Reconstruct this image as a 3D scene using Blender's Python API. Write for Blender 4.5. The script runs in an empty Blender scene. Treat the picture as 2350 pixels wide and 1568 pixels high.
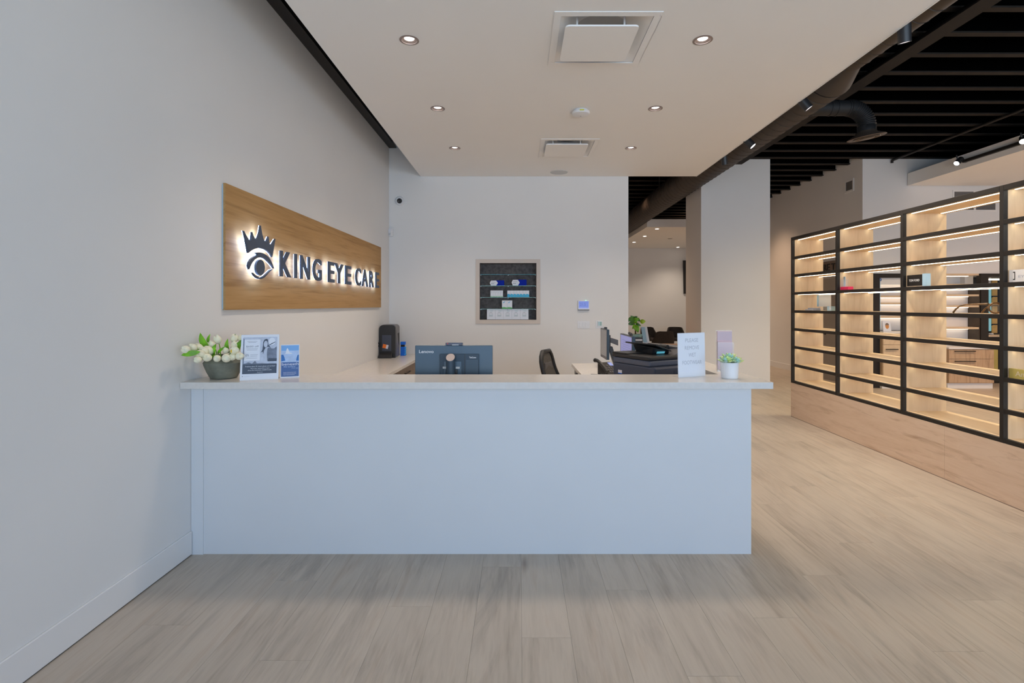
import bpy, bmesh, math, random
from mathutils import Vector, Matrix, Euler

random.seed(7)
sc = bpy.context.scene
COL = sc.collection
H = 1.553            # eye height
F = 1180.0           # focal length in pixels of the 2350 px wide frame

# ------------------------------------------------------------------ camera
cam = bpy.data.cameras.new('camera')
cam.sensor_width = 36.0
cam.lens = 36.0 * F / 2350.0
cam.shift_x = (1175 - 1192) / 2350.0
cam.shift_y = (700 - 784) / 2350.0
cam.clip_start = 0.05
cam.clip_end = 200
camo = bpy.data.objects.new('camera', cam)
camo.location = (0, 0, H)
camo.rotation_euler = (math.pi / 2, 0, 0)
COL.objects.link(camo)
sc.camera = camo

# ------------------------------------------------------------------ world, exposure, large lights
sc.view_settings.view_transform = 'Standard'
sc.view_settings.look = 'None'
sc.view_settings.exposure = 0.0
sc.view_settings.gamma = 1.0
sc.view_settings.use_curve_mapping = False
w = bpy.data.worlds.new('sky')
sc.world = w
w.use_nodes = True
bg = w.node_tree.nodes['Background']
bg.inputs[0].default_value = (0.62, 0.80, 1.0, 1)
bg.inputs[1].default_value = 0.10

sc.cycles.use_denoising = True
sc.cycles.max_bounces = 10
sc.cycles.diffuse_bounces = 6
sc.cycles.sample_clamp_indirect = 4.0
sc.cycles.caustics_reflective = False
sc.cycles.caustics_refractive = False


def light(name, kind, loc, rot, energy, color, **kw):
    l = bpy.data.lights.new(name, kind)
    l.energy = energy
    l.color = color
    for k, v in kw.items():
        setattr(l, k, v)
    o = bpy.data.objects.new(name, l)
    o.location = loc
    o.rotation_euler = rot
    COL.objects.link(o)
    return o


R90 = math.pi / 2
# daylight through the shop front behind the camera
light('shopfront_daylight', 'AREA', (3.6, -4.25, 1.75), (R90, 0, 0), 330, (0.14, 0.39, 1.0),
      shape='RECTANGLE', size=12.0, size_y=3.1)
# added fill, tilted up at the same windows to brighten the soffit
light('added_upward_fill', 'AREA', (3.6, -4.25, 1.75), (R90 + math.radians(50), 0, 0), 450, (0.94, 1.0, 0.76),
      shape='RECTANGLE', size=12.0, size_y=3.1)
WARM = (1.0, 0.836, 0.675)
FILL = (1.0, 0.82, 0.54)
FILL_WARM = (1.0, 0.64, 0.40)


# ------------------------------------------------------------------ materials
def s2l(c):
    c = c / 255.0
    return c / 12.92 if c <= 0.04045 else ((c + 0.055) / 1.055) ** 2.4


def rgb(r, g, b):
    return (s2l(r), s2l(g), s2l(b), 1)


class NT:
    def __init__(self, name):
        self.m = bpy.data.materials.new(name)
        self.m.use_nodes = True
        self.t = self.m.node_tree
        self.b = self.t.nodes['Principled BSDF']

    def n(self, kind, **kw):
        nd = self.t.nodes.new(kind)
        for k, v in kw.items():
            if isinstance(k, str) and hasattr(nd, k):
                setattr(nd, k, v)
        return nd

    def l(self, a, b):
        self.t.links.new(a, b)

    def ramp(self, stops):
        r = self.n('ShaderNodeValToRGB')
        e = r.color_ramp.elements
        while len(e) < len(stops):
            e.new(0.5)
        for el, (p, c) in zip(e, stops):
            el.position = p
            el.color = c if len(c) == 4 else (*c, 1)
        return r


def mat(name, col, rough=0.5, metal=0.0, spec=0.5, bump=0.0, bscale=120.0, var=0.04, vscale=3.0, alpha=None):
    k = NT(name)
    b = k.b
    b.inputs['Roughness'].default_value = rough
    b.inputs['Metallic'].default_value = metal
    b.inputs['Specular IOR Level'].default_value = spec
    tc = k.n('ShaderNodeTexCoord')
    nz = k.n('ShaderNodeTexNoise')
    nz.inputs['Scale'].default_value = vscale
    nz.inputs['Detail'].default_value = 3
    k.l(tc.outputs['Object'], nz.inputs['Vector'])
    c0 = tuple(x * (1 - var) for x in col[:3]) + (1,)
    c1 = tuple(min(1, x * (1 + var)) for x in col[:3]) + (1,)
    r = k.ramp([(0.3, c0), (0.7, c1)])
    k.l(nz.outputs['Fac'], r.inputs[0])
    k.l(r.outputs[0], b.inputs['Base Color'])
    if bump > 0:
        n2 = k.n('ShaderNodeTexNoise')
        n2.inputs['Scale'].default_value = bscale
        k.l(tc.outputs['Object'], n2.inputs['Vector'])
        bp = k.n('ShaderNodeBump')
        bp.inputs['Strength'].default_value = bump
        bp.inputs['Distance'].default_value = 0.002
        k.l(n2.outputs['Fac'], bp.inputs['Height'])
        k.l(bp.outputs[0], b.inputs['Normal'])
    return k.m


def emis(name, col, strength, base=(0.8, 0.8, 0.8, 1)):
    k = NT(name)
    k.b.inputs['Base Color'].default_value = base
    k.b.inputs['Emission Color'].default_value = col if len(col) == 4 else (*col, 1)
    k.b.inputs['Emission Strength'].default_value = strength
    return k.m


def glass(name, col, rough=0.02, alpha=0.3):
    k = NT(name)
    k.b.inputs['Base Color'].default_value = col
    k.b.inputs['Roughness'].default_value = rough
    k.b.inputs['Alpha'].default_value = alpha
    return k.m


def wood(name, stops, grain=(1, 12, 12), scale=1.0, rough=0.45, dark=None, dark_amt=0.5, dark_scale=(0.6, 5, 5),
         dark_lim=(0.55, 0.72), rand=False, tint=0.0, fine=0.25, bump=0.05, knots=0.0, spec=0.4, pores=0.0, kscale=1.0):
    """wood veneer: stretched noise for the figure, finer noise for pores, optional grey weathered streaks and knots"""
    k = NT(name)
    b = k.b
    b.inputs['Roughness'].default_value = rough
    b.inputs['Specular IOR Level'].default_value = spec
    tc = k.n('ShaderNodeTexCoord')
    vec = tc.outputs['Object']
    oi = None
    if rand:
        oi = k.n('ShaderNodeObjectInfo')
        geo = k.n('ShaderNodeNewGeometry')
        ad = k.n('ShaderNodeMath', operation='ADD')
        k.l(oi.outputs['Random'], ad.inputs[0])
        k.l(geo.outputs['Random Per Island'], ad.inputs[1])
        mul = k.n('ShaderNodeMath', operation='MULTIPLY')
        k.l(ad.outputs[0], mul.inputs[0])
        mul.inputs[1].default_value = 57.0
        cb = k.n('ShaderNodeCombineXYZ')
        k.l(mul.outputs[0], cb.inputs[0])
        k.l(mul.outputs[0], cb.inputs[2])
        va = k.n('ShaderNodeVectorMath', operation='ADD')
        k.l(vec, va.inputs[0])
        k.l(cb.outputs[0], va.inputs[1])
        vec = va.outputs[0]
    mp = k.n('ShaderNodeMapping')
    mp.inputs['Scale'].default_value = tuple(g * scale for g in grain)
    k.l(vec, mp.inputs['Vector'])
    n1 = k.n('ShaderNodeTexNoise')
    n1.inputs['Scale'].default_value = 1.0
    n1.inputs['Detail'].default_value = 5
    n1.inputs['Distortion'].default_value = 1.6
    k.l(mp.outputs[0], n1.inputs['Vector'])
    n2 = k.n('ShaderNodeTexNoise')
    n2.inputs['Scale'].default_value = 7.0
    n2.inputs['Detail'].default_value = 4
    k.l(mp.outputs[0], n2.inputs['Vector'])
    mx = k.n('ShaderNodeMix')
    mx.inputs[0].default_value = fine
    k.l(n1.outputs['Fac'], mx.inputs[2])
    k.l(n2.outputs['Fac'], mx.inputs[3])
    r = k.ramp(stops)
    k.l(mx.outputs[0], r.inputs[0])
    out = r.outputs[0]
    if dark is not None:
        m2 = k.n('ShaderNodeMapping')
        m2.inputs['Scale'].default_value = dark_scale
        m2.inputs['Location'].default_value = (3.1, 5.2, 1.7)
        k.l(vec, m2.inputs['Vector'])
        n3 = k.n('ShaderNodeTexNoise')
        n3.inputs['Scale'].default_value = 1.0
        n3.inputs['Detail'].default_value = 6
        n3.inputs['Roughness'].default_value = 0.68
        n3.inputs['Distortion'].default_value = 0.9
        k.l(m2.outputs[0], n3.inputs['Vector'])
        mr = k.n('ShaderNodeMapRange')
        mr.inputs['From Min'].default_value = dark_lim[0]
        mr.inputs['From Max'].default_value = dark_lim[1]
        mr.inputs['To Max'].default_value = dark_amt
        k.l(n3.outputs['Fac'], mr.inputs['Value'])
        mc = k.n('ShaderNodeMix', data_type='RGBA')
        k.l(mr.outputs[0], mc.inputs[0])
        k.l(out, mc.inputs[6])
        mc.inputs[7].default_value = dark
        out = mc.outputs[2]
    if pores > 0:
        # short fine flecks across the grain, gathered in patches
        m4 = k.n('ShaderNodeMapping')
        m4.inputs['Scale'].default_value = (60, 5.5, 60)
        m4.inputs['Rotation'].default_value = (0, 0, 0.35)
        k.l(vec, m4.inputs['Vector'])
        n4 = k.n('ShaderNodeTexNoise')
        n4.inputs['Scale'].default_value = 1.0
        n4.inputs['Detail'].default_value = 3
        k.l(m4.outputs[0], n4.inputs['Vector'])
        n5 = k.n('ShaderNodeTexNoise')
        n5.inputs['Scale'].default_value = 1.7
        n5.inputs['Detail'].default_value = 2
        k.l(vec, n5.inputs['Vector'])
        mu = k.n('ShaderNodeMath', operation='MULTIPLY')
        k.l(n4.outputs['Fac'], mu.inputs[0])
        k.l(n5.outputs['Fac'], mu.inputs[1])
        mr = k.n('ShaderNodeMapRange')
        mr.inputs['From Min'].default_value = 0.24
        mr.inputs['From Max'].default_value = 0.40
        mr.inputs['To Max'].default_value = pores
        k.l(mu.outputs[0], mr.inputs['Value'])
        mc = k.n('ShaderNodeMix', data_type='RGBA')
        k.l(mr.outputs[0], mc.inputs[0])
        k.l(out, mc.inputs[6])
        mc.inputs[7].default_value = rgb(128, 112, 98)
        out = mc.outputs[2]
    if knots > 0:
        m3 = k.n('ShaderNodeMapping')
        m3.inputs['Scale'].default_value = tuple((0.75 if g < 4 else 3.2) for g in grain)
        k.l(vec, m3.inputs['Vector'])
        vo = k.n('ShaderNodeTexVoronoi')
        vo.inputs['Scale'].default_value = 0.8 * kscale
        k.l(m3.outputs[0], vo.inputs['Vector'])
        mr = k.n('ShaderNodeMapRange')
        mr.inputs['From Min'].default_value = 0.01
        mr.inputs['From Max'].default_value = 0.075
        mr.inputs['To Min'].default_value = knots
        mr.inputs['To Max'].default_value = 0.0
        k.l(vo.outputs['Distance'], mr.inputs['Value'])
        mc = k.n('ShaderNodeMix', data_type='RGBA')
        k.l(mr.outputs[0], mc.inputs[0])
        k.l(out, mc.inputs[6])
        mc.inputs[7].default_value = rgb(88, 62, 42)
        out = mc.outputs[2]
    if tint > 0 and oi is not None:
        mr = k.n('ShaderNodeMapRange')
        mr.inputs['To Min'].default_value = 1 - tint
        mr.inputs['To Max'].default_value = 1 + tint
        fr = k.n('ShaderNodeMath', operation='FRACT')
        k.l(ad.outputs[0], fr.inputs[0])
        k.l(fr.outputs[0], mr.inputs['Value'])
        sm = k.n('ShaderNodeVectorMath', operation='SCALE')
        k.l(out, sm.inputs[0])
        k.l(mr.outputs[0], sm.inputs[3])
        out = sm.outputs[0]
    k.l(out, b.inputs['Base Color'])
    if bump > 0:
        bp = k.n('ShaderNodeBump')
        bp.inputs['Strength'].default_value = bump
        bp.inputs['Distance'].default_value = 0.002
        k.l(n2.outputs['Fac'], bp.inputs['Height'])
        k.l(bp.outputs[0], b.inputs['Normal'])
    return k.m


M = {}
M['wall'] = mat('white_wall_paint', (0.76, 0.75, 0.735, 1), 0.75, spec=0.25, bump=0.06, bscale=180, var=0.012, vscale=1.2)
M['soffit'] = mat('white_ceiling_paint', (0.86, 0.85, 0.835, 1), 0.8, spec=0.2, bump=0.04, bscale=160, var=0.01, vscale=1.0)
M['trimwhite'] = mat('white_trim_paint', (0.78, 0.77, 0.76, 1), 0.45, var=0.01)
M['desk'] = mat('white_desk_laminate', (0.665, 0.675, 0.685, 1), 0.42, spec=0.35, bump=0.02, bscale=90, var=0.01)
M['quartz'] = mat('pale_quartz', (0.67, 0.63, 0.585, 1), 0.22, spec=0.5, var=0.03, vscale=40)
M['black'] = mat('black_metal', (0.016, 0.013, 0.011, 1), 0.5, spec=0.4, var=0.1)
M['deck'] = mat('black_painted_deck', (0.0012, 0.0012, 0.0012, 1), 0.95, spec=0.0, var=0.1)
M['joist'] = mat('black_painted_joist', (0.022, 0.018, 0.015, 1), 0.8, spec=0.2, var=0.15, vscale=6)
M['beam'] = mat('black_painted_beam', (0.018, 0.0155, 0.014, 1), 0.75, spec=0.2, var=0.1)
M['duct'] = mat('dark_painted_duct', (0.038, 0.029, 0.024, 1), 0.55, spec=0.4, var=0.12, vscale=8)
M['flex'] = mat('black_flexible_hose', (0.014, 0.014, 0.015, 1), 0.6, spec=0.4, var=0.1)
M['ductcone'] = mat('bronze_vent_metal', (0.075, 0.055, 0.042, 1), 0.4, spec=0.5, var=0.1)
M['darkplastic'] = mat('black_plastic', (0.018, 0.018, 0.020, 1), 0.4, spec=0.5, var=0.08, vscale=20)
M['greyplastic'] = mat('grey_plastic', (0.10, 0.095, 0.10, 1), 0.4, spec=0.5, var=0.05)
M['machine_lit_grey'] = mat('lit_side_grey_shell', (0.15, 0.145, 0.145, 1), 0.35, spec=0.5, var=0.05)  # grey raised for the rear shell, putting its lit side into the colour
M['capgrey'] = mat('pinkish_grey_cap', (0.40, 0.31, 0.28, 1), 0.5, var=0.05)
M['paleprint'] = mat('faint_grey_print', (0.56, 0.60, 0.66, 1), 0.5, var=0.03)
M['slate'] = mat('slate_plastic', (0.088, 0.098, 0.135, 1), 0.42, spec=0.5, var=0.05)
M['slatedark'] = mat('dark_slate_plastic', (0.046, 0.056, 0.088, 1), 0.42, spec=0.5, var=0.05)
M['blueback'] = mat('blue_grey_plastic', (0.060, 0.105, 0.150, 1), 0.38, spec=0.5, var=0.06)
M['bluebackdark'] = mat('dark_blue_grey_plastic', (0.030, 0.055, 0.082, 1), 0.45, spec=0.4, var=0.06)
M['fabric'] = mat('charcoal_fabric', (0.034, 0.029, 0.027, 1), 0.95, spec=0.15, bump=0.4, bscale=400, var=0.15, vscale=30)
M['mesh'] = mat('grey_mesh_fabric', (0.12, 0.11, 0.10, 1), 0.9, spec=0.2, bump=0.5, bscale=500, var=0.15, vscale=60)
M['white'] = mat('white_plastic', (0.74, 0.74, 0.75, 1), 0.35, spec=0.5, var=0.01)
M['offwhite'] = mat('off_white_grille', (0.56, 0.57, 0.57, 1), 0.6, var=0.02)
M['paper'] = mat('white_paper', (0.74, 0.77, 0.84, 1), 0.5, spec=0.4, var=0.01)
M['ceramic'] = mat('white_ceramic', (0.76, 0.75, 0.76, 1), 0.4, spec=0.5, var=0.02)
M['stone'] = mat('grey_green_stone', (0.165, 0.168, 0.128, 1), 0.65, spec=0.4, bump=0.3, bscale=60, var=0.28, vscale=14)
M['petal'] = mat('cream_petal', (0.88, 0.83, 0.62, 1), 0.6, spec=0.3, var=0.06, vscale=30)
M['pollen'] = mat('yellow_pollen', (0.75, 0.50, 0.06, 1), 0.7, var=0.1)
M['leaf'] = mat('green_leaf', (0.17, 0.42, 0.02, 1), 0.45, spec=0.4, var=0.45, vscale=18)
M['leafdark'] = mat('dark_green_leaf', (0.055, 0.19, 0.02, 1), 0.4, spec=0.5, var=0.5, vscale=14)
M['lime'] = mat('lime_leaf', (0.30, 0.48, 0.02, 1), 0.45, var=0.3, vscale=14)
M['succ'] = mat('pale_succulent_leaf', (0.50, 0.70, 0.48, 1), 0.55, var=0.35, vscale=60)
M['succb'] = mat('blue_succulent_leaf', (0.44, 0.68, 0.62, 1), 0.55, var=0.3, vscale=60)
M['succy'] = mat('yellow_green_succulent_leaf', (0.62, 0.78, 0.30, 1), 0.55, var=0.3, vscale=60)
M['soil'] = mat('dark_soil', (0.02, 0.025, 0.022, 1), 0.9, bump=0.6, var=0.3, vscale=60)
M['stem'] = mat('brown_stem', (0.10, 0.07, 0.02, 1), 0.7, var=0.2)
M['teal'] = mat('pale_teal_glaze', (0.30, 0.48, 0.43, 1), 0.4, var=0.15, vscale=20)
M['chrome'] = mat('brushed_steel', (0.45, 0.47, 0.50, 1), 0.3, metal=0.9, var=0.05)
M['bronze'] = mat('satin_bronze_trim', (0.30, 0.24, 0.22, 1), 0.35, metal=0.3, spec=0.5, var=0.05)
M['felt'] = mat('dark_grey_niche_lining', (0.12, 0.11, 0.108, 1), 0.9, spec=0.2, bump=0.5, bscale=300, var=0.3, vscale=25)
M['nicheframe'] = mat('beige_frame_paint', (0.62, 0.55, 0.49, 1), 0.6, var=0.03)
M['glassg'] = glass('green_edged_glass', (0.10, 0.36, 0.34, 1), 0.05, 0.50)
M['acrylic'] = glass('clear_acrylic', (0.85, 0.9, 0.95, 1), 0.03, 0.12)
M['pinkpaper'] = mat('pale_pink_paper', (0.68, 0.50, 0.53, 1), 0.6, var=0.03)
M['pinkpaper2'] = mat('mauve_pink_paper', (0.60, 0.47, 0.51, 1), 0.6, var=0.03)
M['hotpink'] = mat('hot_pink_plastic', (0.80, 0.035, 0.13, 1), 0.4, var=0.03)
M['navy'] = mat('navy_blue_card', (0.002, 0.020, 0.34, 1), 0.7, spec=0.15, var=0.1)
M['cyan'] = mat('cyan_card', (0.02, 0.40, 0.66, 1), 0.4, var=0.05)
M['green'] = mat('green_card', (0.12, 0.42, 0.12, 1), 0.5, var=0.1)
M['palegreen'] = mat('pale_green_card', (0.36, 0.60, 0.42, 1), 0.5, var=0.1)
M['palecyan'] = mat('pale_cyan_ink', (0.45, 0.62, 0.66, 1), 0.5, var=0.05)
M['inkgrey'] = mat('grey_ink', (0.30, 0.32, 0.38, 1), 0.6, var=0.05)
M['inkpale'] = mat('pale_grey_ink', (0.44, 0.46, 0.53, 1), 0.6, var=0.04)
M['inkdark'] = mat('dark_slate_ink', (0.055, 0.075, 0.115, 1), 0.5, var=0.1)
M['inkmid'] = mat('mid_grey_ink', (0.17, 0.20, 0.27, 1), 0.5, var=0.25, vscale=40)
M['inklight'] = mat('light_grey_ink', (0.50, 0.55, 0.66, 1), 0.5, var=0.1, vscale=40)
M['skyblue'] = mat('sky_blue_ink', (0.18, 0.40, 0.74, 1), 0.5, var=0.06)
M['paleblue'] = mat('pale_blue_ink', (0.42, 0.55, 0.78, 1), 0.5, var=0.08, vscale=40)
M['seablue'] = mat('sea_blue_ink', (0.02, 0.15, 0.46, 1), 0.5, var=0.15, vscale=30)
M['deepblue'] = mat('deep_blue_ink', (0.055, 0.13, 0.34, 1), 0.5, var=0.08)
M['orange'] = mat('orange_sticker', (0.80, 0.17, 0.01, 1), 0.5, var=0.03)
M['stickerw'] = mat('white_sticker', (0.70, 0.68, 0.75, 1), 0.5, var=0.02)
M['bluecan'] = mat('bright_blue_plastic', (0.006, 0.17, 0.80, 1), 0.45, var=0.08)
M['bluecan2'] = mat('light_blue_plastic', (0.04, 0.38, 0.85, 1), 0.45, var=0.08)
M['lightblue'] = mat('light_blue_acrylic', (0.40, 0.60, 0.75, 1), 0.3, var=0.05)
M['tealpanel'] = emis('teal_backlit_panel', (0.20, 0.52, 0.58), 0.45, (0.2, 0.4, 0.45, 1))
M['amber'] = mat('amber_card', (0.62, 0.40, 0.14, 1), 0.5, var=0.15, vscale=12)
M['gold'] = mat('gold_plaque', (0.52, 0.42, 0.12, 1), 0.4, metal=0.0, var=0.08)
M['goldpale'] = mat('pale_gold_lettering', (0.66, 0.56, 0.36, 1), 0.5, var=0.03)
M['tortoise'] = mat('brown_tortoise_acetate', (0.20, 0.11, 0.045, 1), 0.3, spec=0.5, var=0.4, vscale=40)
M['lensclear'] = glass('clear_lens', (0.8, 0.85, 0.85, 1), 0.03, 0.12)
M['doorgrey'] = mat('taupe_door_paint', (0.30, 0.27, 0.24, 1), 0.6, var=0.02)
M['doorframe'] = mat('grey_door_frame_paint', (0.42, 0.38, 0.35, 1), 0.6, var=0.02)
M['signbrown'] = mat('brown_sign_board', (0.22, 0.16, 0.125, 1), 0.6, var=0.05)
M['brownpanel'] = mat('dark_brown_panel', (0.055, 0.040, 0.028, 1), 0.5, var=0.15)
M['ventgrey'] = mat('grey_vent_mesh', (0.16, 0.15, 0.145, 1), 0.7, bump=0.3, bscale=300, var=0.1, vscale=80)
M['yellow'] = mat('yellow_label', (0.62, 0.60, 0.05, 1), 0.5, var=0.05)
M['sheetrock'] = mat('dark_wall_paint', (0.035, 0.034, 0.035, 1), 0.7, var=0.05)
M['screen_off'] = mat('grey_screen_reflection', (0.33, 0.32, 0.33, 1), 0.25, spec=0.5, var=0.03)
M['screen_on'] = emis('lavender_lit_screen', (0.30, 0.30, 0.58), 0.75, (0.05, 0.05, 0.08, 1))
M['screen_txt'] = emis('lit_screen_text', (0.22, 0.22, 0.44), 0.75, (0.05, 0.05, 0.08, 1))
M['screen_yel'] = emis('yellow_lit_window', (0.40, 0.38, 0.20), 0.75, (0.05, 0.05, 0.08, 1))
M['screen_tan'] = emis('tan_lit_rows', (0.36, 0.28, 0.20), 0.75, (0.05, 0.05, 0.08, 1))
M['lcd'] = emis('blue_lit_display', (0.20, 0.28, 0.76), 0.75, (0.05, 0.06, 0.1, 1))
M['lcd2'] = emis('pale_lit_display', (0.34, 0.40, 0.80), 0.8, (0.05, 0.06, 0.1, 1))
M['lcd3'] = emis('dark_blue_lit_text', (0.10, 0.15, 0.50), 0.8, (0.05, 0.06, 0.1, 1))
M['ledgreen'] = emis('green_indicator', (0.10, 0.60, 0.35), 1.0)
M['cyanlit'] = emis('cyan_lit_display', (0.10, 0.40, 0.52), 0.8, (0.02, 0.05, 0.06, 1))
M['lens'] = emis('lamp_lens', (1.0, 0.93, 0.86), 9.0)
M['lensoff'] = emis('dim_lamp_lens', (1.0, 0.92, 0.95), 1.1)
M['spotlens'] = emis('spot_lamp_lens', (1.0, 0.97, 1.0), 9.0)
M['led'] = emis('warm_led_strip', (1.0, 0.96, 0.76), 8.8)
M['led2'] = emis('pale_led_strip', (1.0, 0.86, 0.68), 3.2)
M['halo'] = emis('cool_white_halo_light', (0.36, 0.54, 1.0), 19.0)
M['red'] = mat('red_dot', (0.6, 0.05, 0.06, 1), 0.5, var=0.02)
M['facetone'] = mat('warm_portrait_print', (0.62, 0.27, 0.08, 1), 0.5, var=0.2, vscale=50)

M['plank'] = wood('pale_oak_plank',
                  [(0.28, rgb(160, 147, 133)), (0.42, rgb(182, 170, 156)), (0.55, rgb(190, 178, 164)), (0.66, rgb(182, 167, 151)), (0.8, rgb(166, 150, 134))],
                  grain=(6.5, 0.55, 6.5), scale=1.0, rough=0.42, dark=rgb(124, 116, 108), dark_amt=0.62,
                  dark_scale=(4.2, 0.62, 4.2), dark_lim=(0.54, 0.80), rand=True, tint=0.03, fine=0.32, knots=0.45, spec=0.35,
                  pores=0.24)
M['subfloor'] = mat('dark_underlay', (0.22, 0.19, 0.165, 1), 0.9, var=0.05)
M['maple'] = wood('pale_maple_veneer',
                  [(0.25, rgb(200, 174, 140)), (0.5, rgb(216, 192, 160)), (0.75, rgb(209, 184, 152))],
                  grain=(7, 7, 0.8), rough=0.5, fine=0.3)
M['mapleh'] = wood('pale_maple_shelf',
                   [(0.25, rgb(200, 174, 140)), (0.5, rgb(218, 194, 162)), (0.75, rgb(208, 184, 150))],
                   grain=(9, 0.8, 9), rough=0.45, fine=0.3)
M['knotty'] = wood('knotty_oak_panel',
                   [(0.22, rgb(178, 148, 124)), (0.42, rgb(208, 182, 158)), (0.58, rgb(214, 190, 168)), (0.8, rgb(192, 164, 138))],
                   grain=(9, 1.1, 9), rough=0.5, dark=rgb(150, 116, 90), dark_amt=0.6, dark_scale=(11, 1.2, 11),
                   dark_lim=(0.56, 0.74), fine=0.28, knots=0.6, kscale=1.8)
M['signoak'] = wood('tan_oak_sign_board',
                    [(0.25, rgb(134, 98, 58)), (0.5, rgb(174, 136, 88)), (0.7, rgb(182, 145, 98)), (0.85, rgb(152, 115, 70))],
                    grain=(10, 0.45, 10), rough=0.62, spec=0.12, dark=rgb(100, 74, 44), dark_amt=0.55, dark_scale=(13, 0.6, 13),
                    dark_lim=(0.58, 0.78), fine=0.35)
M['greyoak'] = wood('grey_brown_drawer_veneer', [(0.3, rgb(104, 88, 76)), (0.5, rgb(140, 122, 106)), (0.7, rgb(126, 108, 94))],
                    grain=(9, 9, 1.0), rough=0.5)
M['cabwood'] = wood('striped_oak_front', [(0.3, rgb(150, 120, 92)), (0.5, rgb(192, 164, 134)), (0.7, rgb(178, 148, 118))],
                    grain=(8, 8, 0.9), rough=0.5, dark=rgb(120, 92, 66), dark_amt=0.5, dark_scale=(12, 12, 1.2))
M['tablewood'] = wood('orange_oak_top', [(0.3, rgb(176, 136, 100)), (0.7, rgb(200, 162, 124))], grain=(0.9, 9, 9), rough=0.4)


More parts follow.
